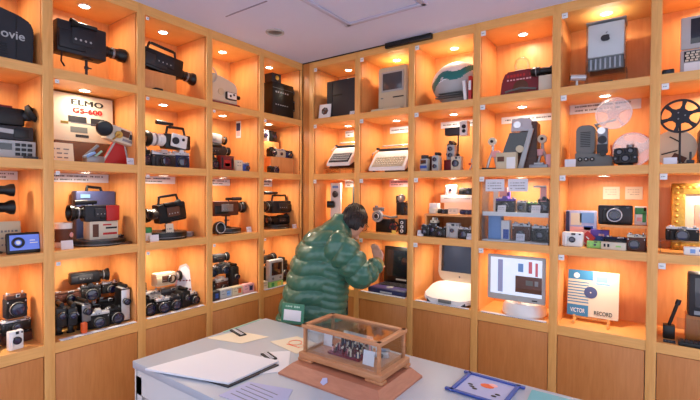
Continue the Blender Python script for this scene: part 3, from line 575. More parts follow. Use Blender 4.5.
for i, (u, wd, m_, lb) in enumerate([(-.835, .08, 'dark_grey', 'grey film carton first in the row before the pyramid pile'), (-.74, .1, 'light_grey', 'pale film carton second in the row before the pyramid pile'), (-.64, .09, 'beige', 'tan film carton third in the row before the pyramid pile'), (-.535, .10, 'pink', 'pink and navy film carton at the right end of the row')]):
    carton(lb, WL(u, .07, 3), wd, .065, .05, m_, 'film_carton', 'box', 2, patches=((.2, .5, .3, .5, ['blue', 'sky_blue', 'orange', 'navy'][i]),), group='film cartons before the pyramid pile')
b = MB('silver'); b.rod((0, 0, 0), (0, 0, .2), .005, 'steel'); b.box((0, 0, .003), (.04, .04, .006), 'black'); b.rod((0, 0, .2), (0, 0, .31), .011); b.sph((0, 0, .32), (.016, .016, .02), 'dark_grey'); solo('microphone', 'slim silver microphone standing at the left of the pyramid pile', 'microphone', b, WL(-.86, .15, 3))
o = PS.copy(); COL.objects.link(o); put(o, WL(-.681, .017, 3)); o['label'] = 'white paper strip on the shelf edge below the film cartons'

# ================================================================== corner unit, left wall (u -.43..-.019)
t = thing('camera_kit', 'stack of black cameras and lenses in a black case beside the corner, top shelf', 'camera kit', WL(-.165, .12, 0))
g = MB('black'); g.box((0, 0, .14), (.24, .12, .28), bev=.01); g.text('Inspire', (.0, -.064, .2), .03, 'light_grey') if 0 else None
g.marks(-.09, .09, .2, -.061, 7, .014, 'light_grey'); g.marks(-.09, .06, .1, -.061, 6, .008, 'light_grey', 3); g.box((0, -.061, .23), (.24, .004, .004), 'grey'); g.build('case', t)
g = MB('dark_grey'); g.box((-.06, 0, .315), (.1, .09, .07), bev=.006); g.cyl((-.06, -.046, .315), .018, .01, 'brass', (90, 0, 0)); g.build('top_camera', t)
g = MB('black'); g.cyl((.13, -.02, .12), .045, .05, None, (90, 0, 0)); g.ring((.13, -.046, .12), .035, .003, 'steel', (90, 0, 0)); g.build('lower_lens', t)
g = MB('black'); g.cyl((.11, -.02, .235), .035, .05, None, (90, 0, 0)); g.ring((.11, -.046, .235), .026, .003, 'steel', (90, 0, 0)); g.build('upper_lens', t)
b = MB('dark_wood'); b.box((0, 0, .008), (.16, .1, .016), bev=.002); solo('wooden_base', 'thin dark base at the right of the black camera kit', 'base', b, WL(-.115, .15, 0))
# stepped risers with white cameras
block('narrow wooden riser holding the white cameras, near the corner', WL(-.175, .25, 1), .20, .10, .27)
block('lower wooden riser holding the silver camera, near the corner', WL(-.145, .13, 1), .25, .08, .135)
still('white patterned camera on the highest riser near the corner', WL(-.215, .25, 1, .271), .1, .1, .05, 'white', 'white', .02, .02, 'instant')
still('black and white camera on the highest riser, right one near the corner', WL(-.115, .25, 1, .271), .07, .1, .05, 'black', 'white', .02, .02, 'instant')
still('cream rangefinder camera between two dark ones on the lower riser', WL(-.15, .12, 1, .136), .12, .075, .04, 'cream', 'silver', .012, .01, 'range', face='beige')
still('black camera at the left end of the lower riser near the corner', WL(-.245, .12, 1, .136), .06, .075, .05, 'black', 'black', .02, .025, 'slr')
still('dark navy camera at the right end of the lower riser near the corner', WL(-.06, .12, 1, .136), .08, .07, .05, 'navy', 'black', .018, .025, 'range')
still('black camera on the bottom shelf board left of the lower riser', WL(-.285, .055, 1), .09, .06, .05, 'black', 'black', .022, .025, 'range')
strip('short heading strip near the corner on the left wall', 'L', -.09, 2, .13, 1.625, .06, rows=2, n=8)
filmcan('black film can nearest the corner, below two camcorders', WL(-.16, .17, 2), .125, .03)
camcorder('low black camcorder resting on the can nearest the corner', WL(-.15, .16, 2, .031), .26, .07, .1, -1, 'black', 'black', 'black', .034, .07, False, False, True)
camcorder('black camcorder with arched handle, upper one near the corner', WL(-.15, .16, 2, .1265), .30, .10, .12, -1, 'charcoal', 'black', 'black', .036, .07, True, True, False)
card('small white card beside the can nearest the corner', WL(-.06, .03, 2), .045, .035)
t = thing('portable_television', 'silver portable television with dark screen beside the green jacket', 'television', WL(-.27, .05, 3, .045))
g = MB('light_grey'); g.box((0, 0, .085), (.15, .05, .17), bev=.01); g.build('housing', t)
g = MB('screen_dark'); g.box((0, -.026, .1), (.11, .004, .1), bev=.001); g.build('screen', t)
g = MB('grey'); g.cyl((-.04, -.026, .025), .01, .006, None, (90, 0, 0)); g.cyl((.04, -.026, .025), .01, .006, None, (90, 0, 0)); g.build('knobs', t)
carton('green and yellow film box under the portable television', WL(-.27, .05, 3), .14, .044, .05, 'lime', 'film_carton', 'box', 1, patches=((-.3, .5, .2, .7, 'green'), (.2, .5, .3, .7, 'yellow')))
carton('small pale box left of the portable television', WL(-.385, .05, 3), .05, .06, .04, 'cream', 'small_box', 'box', 2)
for kind, lb, u, d_, dz, kw in [
 ('still', 'black camera at the left base behind the portable television', -.355, .18, 0, dict(wd=.13, h=.15, d=.08, top='black')),
 ('still', 'black camera at the right base behind the portable television', -.19, .19, 0, dict(wd=.14, h=.15, d=.08, top='black')),
 ('still', 'dark reflex camera with wide lens nearest the corner, lowest shelf', -.095, .15, 0, dict(wd=.09, h=.2, d=.06, top='dark_grey', r=.03)),
 ('cam', 'black camcorder lying on the cameras behind the television', -.27, .19, .168, dict(L=.26, h=.06, d=.08, s=1, handle=False, mic=False, vf=False, ln=.05)),
 ('cam', 'small brown black camcorder at the very top behind the television', -.34, .19, .232, dict(L=.15, h=.055, d=.07, body='brown_leather', trim='black', s=1, handle=False, mic=False, vf=False, ln=.04, r=.02))]:
    f = dict(cine=cine, still=still, cam=camcorder)[kind]; f(lb, WL(u, d_, 3, dz, random.uniform(-6, 6)), **kw)
o = PS.copy(); COL.objects.link(o); put(o, WL(-.225, .014, 3)); o['label'] = 'white paper strip on the shelf edge beneath the portable television'

# ================================================================== RIGHT WALL, corner unit (u .117...530)
t = thing('cube_computer', 'dark grey cube shaped computer with a narrow slot in the front', 'computer', WR(.355, .16, 0))
g = MB('dark_grey'); g.box((0, 0, .15), (.29, .2, .30), bev=.005); g.build('housing', t)
g = MB('black'); g.box((-.04, -.1008, .18), (.1, .003, .012)); g.build('disc_slot', t)
g = MB('charcoal'); g.box((-.115, -.101, .15), (.055, .003, .28)); g.build('side_strip', t)
g = MB('white'); g.box((0, 0, .06), (.11, .012, .12), bev=.001); g.cyl((0, -.0065, .062), .032, .001, 'dark_grey', (90, 0, 0), 7)
for i in range(5): g.cyl((.016 * math.cos(i * 1.26), -.0072, .062 + .016 * math.sin(i * 1.26)), .012, .001, ('brown', 'grey')[i % 2], (90, 0, 0), 7)
solo('software_box', 'white booklet with a dark round emblem leaning on the cube computer', 'booklet', g, WR(.205, .035, 0, 0, 8), rx=-10)
card('small white card at the foot of the dark cube computer', WR(.475, .04, 0), .045, .035)
def typewriter(label, w_, wd, dark='black', shell='white'):
    t = thing('typewriter', label, 'typewriter', w_)
    g = MB(shell); g.prism([(0, 0), (.01, .022), (.15, .085), (.24, .085), (.25, .05), (.25, 0)], wd, None, (0, 0, .012), (0, 0, 90), bev=.004)
    g.build('shell', t)
    g = MB('dark_grey' if dark == 'black' else 'beige'); g.box((0, .07, .052), (wd * .84, .105, .02), rot=(22, 0, 0)); g.build('key_bed', t)
    g = MB('light_grey' if dark == 'black' else 'cream')
    for r in range(4):
        for c in range(11): g.box(((c - 5) * wd * .07 + (r % 2) * .004, .035 + .022 * r, .052 + .0092 * r), (wd * .052, .014, .008), bev=.002, rot=(20, 0, 0))
    k = g.build('keys', t)
    g = MB('black'); g.rod((-wd * .47, .2, .105), (wd * .47, .2, .105), .010, 'dark_grey', 16); g.rod((-wd * .53, .2, .115), (-wd * .47, .2, .115), .011, 'dark_grey'); g.rod((wd * .53, .2, .115), (wd * .47, .2, .115), .011, 'dark_grey'); g.build('platen', t)
    g = MB('chrome'); g.box((0, .225, .128), (wd * .8, .02, .008), bev=.002); g.tube([(-wd * .5, .19, .11), (-wd * .56, .14, .1), (-wd * .6, .15, .085)], .005); g.build('carriage_lever', t)
    t.rotation_euler.x = R(26)
    g = MB('black')
    for x in (-.4, .4): g.cyl((x * wd, .03, .006), .012, .012); g.cyl((x * wd, .22, .006), .012, .012)
    g.build('feet', t)
    return t
b = MB('acrylic'); b.box((0, 0, .045), (.27, .2, .004)); b.box((-.133, 0, .022), (.004, .2, .043)); b.box((.133, 0, .022), (.004, .2, .043)); b.prism([(0, 0), (.2, 0), (.2, .1)], .22, 'brown', (-.0, -.1, .048), (0, 0, 90)); solo('acrylic_riser', 'clear riser with a brown wedge under the small typewriter', 'riser', b, WR(.335, .16, 1))
block('brown wedge block under the cream typewriter', WR(.79, .24, 1), .22, .08, .075, 'brown')
typewriter('small white typewriter with a dark key bed, unit in the corner', WR(.335, .05, 1, .05, 0), .23)
strip('small pink lilac heading card above the dark bedded typewriter', 'R', .24, 1, .09, 2.055, .055, rows=2, n=5)
t = typewriter('cream typewriter with a pale key bed, below the compact computer', WR(.785, .05, 1, .0, 0), .31, 'x')
strip('heading strip cut off by the post, above the pale bedded typewriter', 'R', .74, 1, .19, 2.05, .05, n=8)
# third row: webcam on white plate
t = thing('security_camera', 'black lens camera arm mounted on a white upright board', 'camera', WR(.225, .15, 2))
g = MB('white'); g.box((0, .02, .19), (.11, .02, .38), bev=.006); g.box((0, 0, .006), (.12, .1, .012), bev=.003); g.box((-.0, .009, .345), (.06, .003, .02), 'sky_blue'); g.build('board', t)
g = MB('black'); g.lathe([(.02, 0), (.03, .01), (.03, .06), (.024, .065), (.02, .05), (0, .05)], None, (.0, .0, .2), (90, 0, -50)); g.build('lens', t)
g = MB('dark_grey'); g.lathe([(.022, 0), (.028, .02), (.018, .03), (0, .03)], None, (.01, .008, .285), (90, 0, 0)); g.build('upper_knob', t)
t = thing('tilted_frame', 'grey framed panel with a pale rod across, behind the persons head', 'frame', WR(.44, .22, 2, 0, 0))
g = MB('dark_grey'); g.box((0, 0, .26), (.15, .02, .18), 'grey'); g.box((0, 0, .085), (.05, .02, .17)); g.box((0, 0, .005), (.1, .09, .01)); g.build('panel', t)
g = MB('light_grey'); g.rod((-.08, -.02, .16), (.07, -.02, .33), .006); g.build('rod', t)
strip('small heading card above the panel behind the persons head', 'R', .24, 2, .09, 1.62, .055, rows=2, n=5)
# fourth row items partly hidden
carton('dark book standing behind the bending person', WR(.33, .24, 3), .14, .22, .05, 'brown', 'book', 'book')

# ================================================================== compact computer unit (.575...988)
t = thing('compact_computer', 'beige compact computer with small dark screen and disc slot', 'computer', WR(.79, .12, 0))
g = MB('beige'); g.prism([(-.125, .02), (.125, .02), (.125, .33), (.118, .345), (-.118, .345), (-.125, .33)], .06, None, (0, .03, 0), bev=.006); g.box((0, .13, .18), (.235, .17, .31), bev=.02); g.box((0, .05, .012), (.22, .12, .024)); g.build('housing', t)
g = MB('light_grey'); g.box((0, -.001, .235), (.19, .006, .15), bev=.008); f = g.build('bezel', t)
g = MB('screen_grey'); g.box((0, -.004, .235), (.165, .004, .125), bev=.002); g.build('screen', f)
g = MB('black'); g.box((.05, -.001, .115), (.09, .004, .008)); g.build('disc_slot', t)
g = MB('grey'); g.box((-.09, -.001, .115), (.02, .003, .008), 'grey'); g.build('badge', t)
t = thing('keyboard', 'low beige keyboard with brown stain under the compact computer', 'keyboard', WR(.79, .06, 0))
g = MB('beige'); g.box((0, 0, .009), (.25, .08, .018), bev=.003); g.build('tray', t)
g = MB('brown'); g.box((-.06, -.01, .02), (.06, .03, .006), bev=.002); g.build('keys', t)
# row 2: film equipment
def projector_reel(label, w_, r=.05, m='black', hubm='brass'):
    t = thing('film_reel', label, 'film reel', w_)
    g = reelmesh(MB(m), (0, 0, r), r, r * .35, 5, .014, m, sw=.2); g.build('flanges', t)
    g = MB(hubm); g.lathe([(r * .62, -.006), (r * .62, .006)], None, (0, 0, r), (90, 0, 0)); g.build('film_roll', t)
    return t
block('wooden riser box at the right, below the pair of standing reels', WR(.865, .24, 2), .22, .12, .128)
t = thing('reel_camera', 'black camera with a tall winding arm on the wooden riser', 'movie camera', WR(.815, .24, 2, .128))
g = MB('black'); g.box((0, 0, .05), (.07, .07, .1), bev=.006); g.box((-.03, 0, .12), (.025, .05, .06), bev=.004); g.build('body', t)
g = MB('steel'); g.cyl((.01, -.03, .13), .03, .02, None, (90, 0, 0)); g.cyl((.01, -.042, .13), .014, .008, 'chrome', (90, 0, 0)); g.build('winding_wheel', t)
projector_reel('black reel standing on the wooden riser at the right', WR(.905, .2, 2, .129, 8), .058, 'black', 'brown')
t = thing('movie_projector', 'silver movie camera with big round lens right of the persons head', 'movie camera', WR(.70, .13, 2))
g = MB('black'); g.box((.02, .02, .05), (.13, .08, .1), bev=.006); g.build('body', t)
g = MB('silver'); g.cyl((-.02, -.03, .12), .045, .025, None, (90, 0, 0)); g.cyl((-.02, -.045, .12), .03, .015, 'dark_grey', (90, 0, 0)); g.ring((-.02, -.053, .12), .022, .004, 'chrome', (90, 0, 0)); g.build('lens_turret', t)
g = MB('steel'); g.tube([(.0, -.02, .13), (.1, -.03, .115), (.15, -.03, .125)], .008); g.build('crank_arm', t)
g = MB('steel'); g.box((-.03, 0, .172), (.09, .03, .03), bev=.004); g.cyl((-.05, 0, .19), .014, .02); g.build('top_gears', t)
projector_reel('black reel with brown film roll right of the silver turret camera', WR(.815, .10, 2, 0, 6), .045, 'black', 'dark_red')
projector_reel('upper black reel with orange centre above the silver turret camera', WR(.785, .165, 2, .0935), .04, 'dark_grey', 'orange') if 0 else None
t = thing('stereo_viewer', 'black upright card with three white round dials', 'viewer', WR(.915, .07, 2))
g = MB('black'); g.box((0, 0, .055), (.06, .03, .11), bev=.005); g.build('body', t)
for i in range(3): q = MB('white'); q.cyl((0, -.017, .024 + .03 * i), .012, .006, None, (90, 0, 0)); q.cyl((0, -.021, .024 + .03 * i), .006, .003, 'ink', (90, 0, 0)); q.build('dial', t)
card('small yellow card beside the card with three dials', WR(.85, .05, 2), .035, .025, -10, 0, 'yellow')
strip('pale heading strip above the reels, cut by the post', 'R', .74, 2, .19, 1.622, .055, rows=2, n=8, tint='pink')
# laptop
def laptop(label, w_, wd, base_m, lid_m, scr, tilt=12, dep=.21, lidh=.2, keym='dark_grey', th=.035, deckm=None, baset=0, rx=0):
    t = thing('laptop_computer', label, 'laptop', w_, rx=rx)
    g = MB(base_m); g.box((0, 0, th / 2), (wd, dep, th), bev=.008); f = g.build('base', t)
    if deckm: q = MB(deckm); q.box((0, -dep * .28, th + .001), (wd * .9, dep * .36, .003), bev=.001); q.build('palm_rest', f)
    g = MB(keym)
    for r in range(5):
        for c in range(12): g.box(((c - 5.5) * wd * .072 + (r % 2) * .004, -dep * .02 + r * dep * .088, th + .002), (wd * .056, dep * .066, .006), bev=.0015)
    g.build('keys', f)
    g = MB(lid_m); g.box((0, 0, lidh / 2), (wd, .018, lidh), bev=.006); l = g.build('lid', t); l.location = (0, dep / 2 - .012, th); l.rotation_euler = (R(-tilt), 0, 0)
    g = MB(scr); g.box((0, -.0095, lidh * .54), (wd * .8, .002, lidh * .72)); g.build('screen', l)
    return t, l, f
t, l, f = laptop('black laptop with purple palm rest the person reaches for', WR(.80, .155, 3, 0, 0), .32, 'navy', 'black', 'screen_dark', 3, .25, .285, 'dark_grey', .04, 'tray_purple')
g = MB('silver'); g.cyl((0, -.07, .045), .028, .004); g.box((0, -.126, .015), (.1, .003, .012), 'light_grey'); g.build('trackball', f)
g = MB('light_grey'); g.box((0, -.011, .03), (.09, .003, .012)); g.build('hinge_badge', l)
b = MB('wood_rail'); b.box((0, 0, .004), (.40, .03, .008)); o = PS.copy(); COL.objects.link(o); put(o, WR(.78, .017, 3)); o['label'] = 'white paper strip on the shelf edge before the black laptop'; 

# ================================================================== teal computer unit (1.033..1.446)
t = thing('egg_computer', 'egg shaped computer in white and teal translucent plastic seen from behind', 'computer', WR(1.265, .19, 0), None)
t.rotation_euler = (0, 0, R(0))
g = MB('white')
bmx = bmesh.new(); bmesh.ops.create_uvsphere(bmx, u_segments=96, v_segments=72, radius=1)
for v in bmx.verts:
    x, y, z = v.co; k = 1 - .12 * max(0, -z); v.co = Vector((x * .178 * k, y * .14 * k, z * .152 + .155))
    if v.co.z < .004: v.co.z = .004
for f_ in bmx.faces: f_.smooth = True
i0 = g._i('white'); i1 = g._i('teal'); i2 = g._i('light_grey')
mp = {v: g.bm.verts.new(v.co) for v in bmx.verts}
for f_ in bmx.faces:
    c = f_.calc_center_median(); n = g.bm.faces.new([mp[v] for v in f_.verts]); n.smooth = True
    band = c.z - .205 - .28 * c.x
    n.material_index = i1 if (-.045 < band + .02 * math.sin(c.x * 30) < .015 and c.x > -.165) else (i2 if band < -.035 else i0)
bmx.free(); g.build('shell', t)
g = MB('silver'); g.cyl((-.05, -.128, .17), .014, .012, 'silver', (90, 0, 0)); g.build('emblem', t)
for i in range(3): g = MB('grey'); g.box((.0, -.118 + .0, .045 + .014 * i), (.2 - .02 * i, .04, .004), 'grey'); g.build('vent_slot', t)
g = MB('light_grey'); g.box((0, 0, .008), (.16, .14, .016), bev=.004); g.build('foot', t)
carton('white manual leaning by the teal and white computer', WR(1.39, .07, 0, 0, 0), .02, .13, .1, 'white', 'book', 'book', rx=0, ry=-6)
carton('red and white manual standing by the teal and white computer', WR(1.422, .06, 0), .02, .15, .1, 'red', 'book', 'book', patches=((0, .6, .8, .4, 'white'),))
# row 1
t = thing('box_camera', 'silver and blue cube camera with grip in front of brown case', 'camera', WR(1.085, .07, 1))
g = MB('light_grey'); g.box((0, 0, .045), (.06, .05, .09), bev=.01); g.box((0, -.026, .03), (.05, .004, .02), 'blue'); g.build('body', t)
g = MB('dark_grey'); g.cyl((0, 0, .10), .026, .025); g.box((0, -.027, .065), (.04, .006, .025), 'glass_dark'); g.build('head', t)
b = MB('brown_leather'); b.box((0, 0, .055), (.08, .06, .11), bev=.01); solo('leather_case', 'dark brown leather case at the left of the row of small cameras', 'case', b, WR(1.135, .13, 1))
cine('cream twin lens movie camera left of the pair, under the lamp arm', WR(1.175, .07, 1), .105, .05, .06, 'cream', 'light_grey', 2, .014, .012, False, key=False)
block('red brown carton supporting the raised cream movie camera', WR(1.25, .155, 1), .09, .07, .078, 'dark_red')
cine('cream twin lens movie camera raised on the red carton', WR(1.25, .155, 1, .079), .10, .06, .06, 'cream', 'light_grey', 2, .015, .012, False, key=False)
cine('dark slim movie camera standing behind the raised cream one', WR(1.205, .24, 1), .2, .04, .06, 'brown_leather', 'dark_grey', 1, .014, .02, False, key=False)
still('cream round lens camera at the right of the small cream group', WR(1.315, .08, 1), .07, .10, .05, 'cream', 'white', .022, .014, 'instant')
t = thing('flash_lamp', 'tall dark lamp stand with a grey and white lamp head on top', 'lamp', WR(1.29, .16, 1), None)
g = MB('black'); g.lathe([(.032, 0), (.03, .02), (.008, .03)], n=20); g.build('base', t)
g = MB('black'); g.rod((0, 0, .02), (0, 0, .25), .005); g.cyl((0, 0, .09), .011, .06); g.build('pole', t)
g = MB('dark_grey'); g.box((-.035, 0, .275), (.11, .05, .055), bev=.006); g.box((.045, 0, .29), (.055, .055, .1), 'white', bev=.006); g.cyl((.05, -.03, .3), .014, .008, 'ink', (90, 0, 0)); g.cyl((.05, -.03, .27), .012, .008, 'ink', (90, 0, 0)); g.build('lamp_head', t)
t = thing('mini_tripod', 'small silver camera with red detail beside a dark post, right end', 'camera', WR(1.43, .07, 1, 0, 0))
g = MB('silver'); g.rod((-.025, 0, .0), (0, 0, .05), .005); g.rod((.012, .0, 0), (0, 0, .05), .005); g.rod((0, .03, 0), (0, 0, .05), .005); g.box((0, 0, .06), (.022, .03, .03), bev=.004); g.box((-.02, -.01, .04), (.012, .012, .012), 'red'); g.build('legs', t)
strip('long heading strip above the lamp with the white head', 'R', 1.22, 1, .27, 2.052, .048, n=16)
# row 2: stepped boards
t = thing('display_riser', 'two level white and wooden step display of tiny cameras', 'riser', WR(1.27, .19, 2))
g = MB('white'); g.box((.02, .08, .258), (.30, .11, .055), bev=.002); g.marks(-.1, .14, .262, .024, 16, .006, 'print_grey'); g.build('upper_step', t)
g = MB('wood_back'); g.box((.0, -.0, .15), (.34, .3, .014)); g.box((-.165, 0, .072), (.012, .28, .143)); g.box((.165, 0, .072), (.012, .28, .143)); g.build('lower_step', t)
g = MB('white'); g.box((.02, .08, .19), (.28, .02, .085)); g.build('support', t)
still('pink fronted small camera on the upper step', WR(1.21, .25, 2, .287), .085, .075, .045, 'white', 'pink', .010, .008, 'instant', face='pink')
still('flat black pocket camera on the upper step', WR(1.335, .25, 2, .287), .13, .055, .04, 'black', 'dark_grey', .010, .008, 'range')
card('small yellow card at the right end of the upper step', WR(1.41, .20, 2, .287), .035, .045, -8, 0, 'cream')
carton('white cube carton on the left of the lower step', WR(1.135, .13, 2, .158), .06, .07, .05, 'white', 'small_box', 'box')
carton('small white wrapped item in front of the cube carton', WR(1.15, .065, 2, .158), .05, .035, .02, 'cream', 'small_box', 'box')
still('flat black camera at the left of the lower step', WR(1.215, .11, 2, .158), .085, .035, .04, 'black', 'dark_grey', .010, .008, 'range')
card('cream card in the middle of the lower step', WR(1.29, .08, 2, .158), .07, .04, -10, 2, 'cream')
still('flat dark blue camera at the right of the lower step', WR(1.38, .11, 2, .158), .1, .035, .04, 'navy', 'black', .010, .008, 'range')
still('black folding camera behind the card at the left, bottom row', WR(1.10, .07, 2, 0, 6), .06, .09, .05, 'black', 'dark_grey', .018, .03, 'range')
still('cream dome topped camera second from left, bottom row', WR(1.155, .09, 2, 0, 0), .05, .13, .06, 'dark_grey', 'cream', .018, .02, 'slr')
still('black camera with white print in the bottom row, third from left', WR(1.215, .06, 2), .075, .075, .04, 'black', 'black', .016, .02, 'range')
still('light grey instant camera in the middle of the bottom row', WR(1.30, .07, 2), .09, .105, .05, 'light_grey', 'grey', .013, .01, 'instant')
still('black camera with round lens second from right, bottom row', WR(1.385, .06, 2), .09, .085, .05, 'black', 'silver', .024, .02, 'range')
card('white card at the front left of the bottom row', WR(1.075, .025, 2), .045, .04)
card('white card at the front right of the bottom row', WR(1.425, .022, 2), .04, .04)
# clamshell laptop
t = thing('clamshell_laptop', 'rounded white clamshell laptop standing open with dark screen', 'laptop', WR(1.262, .16, 3, .0, 0))
def rounded(wd, hh, r, n=7):
    pts = []
    for cx, cz, a0 in ((wd / 2 - r, r, -90), (wd / 2 - r, hh - r, 0), (-wd / 2 + r, hh - r, 90), (-wd / 2 + r, r, 180)):
        for i in range(n + 1): a = R(a0 + 90 * i / n); pts.append((cx + r * math.cos(a), cz + r * math.sin(a)))
    return pts
g = MB('white'); g.prism([(x, z) for x, z in rounded(.35, .27, .07)], .034, None, (0, .125, .093), (106, 0, 0), bev=.008); g.prism([(-.13, 0), (.12, 0), (.12, .09), (-.13, .025)], .27, 'dark_grey', (0, 0, 0), (0, 0, 90)); f = g.build('base', t)
f.location = (0, 0, 0)
g = MB('light_grey'); g.box((0, -.142, .024), (.09, .012, .024), 'grey', bev=.003); g.build('latch', f)
g = MB('cream'); g.prism(rounded(.33, .31, .06), .022, None, (0, .135, .105), (-4, 0, 0), bev=.006); l = g.build('lid', t)
g = MB('screen_dark'); g.box((0, .1135, .275), (.265, .004, .19), rot=(-4, 0, 0)); g.build('screen', l)
g = MB('grey'); g.sph((0, .124, .145), (.006, .003, .007)); g.build('emblem', l)
o = PS.copy(); COL.objects.link(o); put(o, WR(1.24, .017, 3)); o['label'] = 'white paper strip on the shelf edge before the white clamshell laptop'

# ================================================================== red bag unit (1.491..1.904)
t = thing('travel_bag', 'dark red printed bag with oval emblem on the top shelf', 'bag', WR(1.715, .14, 0))
g = MB('dark_red'); g.prism([(-.125, 0), (.12, 0), (.115, .1), (.09, .16), (-.09, .155), (-.115, .1)], .12, bev=.01); g.marks(-.08, .07, .125, -.062, 8, .018, 'red'); g.marks(-.08, .07, .1, -.062, 8, .010, 'pink'); g.build('body', t)
g = MB('brown'); g.lathe([(.045, 0), (.04, .004), (0, .005)], 'brown', (0, -.06, .05), (90, 0, 0)); g.tube([(-.09, -.064, .03), (0, -.066, .045), (.09, -.064, .03)], .006, 'grey'); g.build('front_emblem', t)
b = MB('clear'); b.lathe([(.045, 0), (.045, .05), (.038, .075), (.02, .09), (0, .093)], n=28); b.cyl((0, 0, .003), .047, .006, 'cream'); solo('glass_dome', 'clear glass dome sitting on the dark red bag', 'dome', b, WR(1.705, .15, 0, .16))
t = thing('binoculars', 'black binoculars with ringed barrels right of the dark red bag', 'binoculars', WR(1.87, .08, 0, .094, 0))
for y in (-.022, .022):
    g = MB('black'); g.lathe([(.02, 0), (.026, .01), (.026, .05), (.02, .055), (.018, .1), (.024, .11), (.024, .13), (.015, .132)], None, (-.09, y, .03), (0, 90, 0)); g.ring((-.06, y, .03), .026, .003, 'steel', (0, 90, 0), 20, 6); g.build('barrel', t)
g = MB('dark_grey'); g.box((-.03, 0, .03), (.03, .04, .02)); g.build('bridge', t)
block('cream and brown striped box under the binoculars', WR(1.86, .08, 0), .07, .07, .094, 'cream', 'striped_box', None, 'box')
def splicer(label, w_, s=1):
    t = thing('film_rewinder', label, 'film rewinder', w_)
    g = MB('dark_grey'); g.box((0, 0, .006), (.11, .09, .012), bev=.002); g.build('base', t)
    g = MB('silver'); g.tube([(-.035 * s, 0, .01), (-.02 * s, 0, .07), (.0, 0, .12), (0, 0, .17)], .009); g.tube([(.03 * s, 0, .01), (.012 * s, 0, .09)], .009); g.box((.02 * s, 0, .1), (.05, .03, .04), 'pink', bev=.004); g.build('bracket', t)
    g = MB('cream'); g.cyl((0, -.01, .18), .026, .02, None, (90, 0, 0)); g.cyl((0, -.024, .18), .009, .01, 'ink', (90, 0, 0)); g.build('wheel', t)
    g = MB('steel'); g.rod((0, 0, .1), (.08 * s, -.01, .085), .006); g.build('crank', t)
    return t
splicer('silver crank rewinder at the left of the film editing screen', WR(1.545, .10, 1))
splicer('silver crank rewinder at the right of the film editing screen', WR(1.835, .13, 1), -1)
t = thing('editing_viewer', 'large slanted film editing viewer with dark screen and silver top', 'film viewer', WR(1.715, .14, 1, 0, 4), None)
g = MB('dark_wood'); g.prism([(-.06, 0), (.06, 0), (.06, .29), (-.0, .29), (-.05, .2)], .15, None, (.03, .03, 0), (0, 0, 0), bev=.004); g.build('housing', t)
g = MB('screen_dark'); g.prism([(-.075, 0), (.04, 0), (.075, .12), (-.035, .12)], .012, None, (-.03, -.052, .105)); g.build('screen', t)
g = MB('silver'); g.prism([(-.06, 0), (.065, 0), (.06, .07), (.0, .085), (-.055, .075)], .05, None, (.0, -.03, .23), (-10, 0, 0), bev=.004); g.cyl((-.02, -.06, .272), .022, .012, 'chrome', (90, 0, 0)); g.build('film_gate', t)
g = MB('light_grey'); g.prism([(-.012, 0), (.018, 0), (.075, .24), (.05, .24)], .02, None, (-.0, -.07, 0)); g.cyl((.0, -.085, .12), .022, .02, 'beige', (90, 0, 0)); g.build('side_arm', t)
b = MB('beige'); b.box((0, 0, .05), (.12, .05, .1), bev=.004); b.box((.03, -.026, .035), (.05, .004, .07), 'white'); b.box((-.03, -.026, .06), (.04, .004, .03), 'brown'); solo('splicing_block', 'beige and white splicing block in front of the editing viewer', 'film splicer', b, WR(1.65, .04, 1))
b = MB('steel'); b.box((0, 0, .01), (.1, .06, .02), bev=.003); b.box((.0, 0, .025), (.05, .04, .012), 'light_grey'); solo('film_splicer', 'low silver splicer in front of the right rewinder', 'film splicer', b, WR(1.835, .04, 1))
b = MB('pink'); b.box((0, 0, .04), (.03, .04, .08), bev=.004); solo('small_box', 'coral coloured little box beside the right rewinder', 'box', b, WR(1.888, .05, 1))
strip('long heading strip above the slanted editing viewer', 'R', 1.70, 1, .34, 2.045, .045, n=26)
# acrylic case row 2
t = thing('display_case', 'clear acrylic display case with cards and small cameras inside', 'display case', WR(1.70, .15, 2))
g = MB('acrylic'); g.box((0, -.125, .195), (.39, .004, .385)); g.build('front_pane', t)
g = MB('acrylic'); g.box((-.193, 0, .195), (.004, .25, .385)); g.build('side_pane', t)
g = MB('acrylic'); g.box((.193, 0, .195), (.004, .25, .385)); g.build('side_pane', t)
g = MB('white'); g.box((0, 0, .175), (.385, .24, .008)); g.marks(-.05, .15, .175, -.121, 16, .004, 'print_grey'); g.box((0, -.121, .172), (.385, .003, .026)); g.build('middle_shelf', t)
g = MB('white'); g.box((0, 0, .004), (.385, .24, .008)); g.build('floor_plate', t)
card('white printed sheet at the top left of the acrylic case', WR(1.585, .018, 2, .312), .115, .075, 0, 6, 'paper', 'sheet', 'info_sheet', 'printed sheets on the acrylic case')
card('white printed sheet at the top centre of the acrylic case', WR(1.722, .018, 2, .312), .115, .075, 0, 6, 'paper', 'sheet', 'info_sheet', 'printed sheets on the acrylic case')
b = MB('pink'); b.box((0, 0, .08), (.035, .006, .16)); b.box((-.02, 0, .162), (.07, .006, .012), 'paper'); solo('paper_tag', 'tall pink paper tag at the right inside the acrylic case', 'card', b, WR(1.845, .12, 2, .18))
b = MB('pink'); b.box((-.03, 0, .09), (.03, .02, .18), 'white'); b.box((.02, 0, .08), (.05, .02, .16)); b.box((.05, 0, .07), (.02, .02, .12), 'violet'); solo('film_boxes', 'pink and white upright film boxes at the left of the acrylic case', 'box', b, WR(1.57, .2, 2, .18))
still('blue lensed toy camera on the upper level of the acrylic case', WR(1.62, .14, 2, .18), .12, .1, .05, 'dark_grey', 'violet', .024, .02, 'slr')
still('grey green camera in the middle of the upper level, acrylic case', WR(1.72, .14, 2, .18), .06, .085, .05, 'grey', 'silver', .018, .02, 'range')
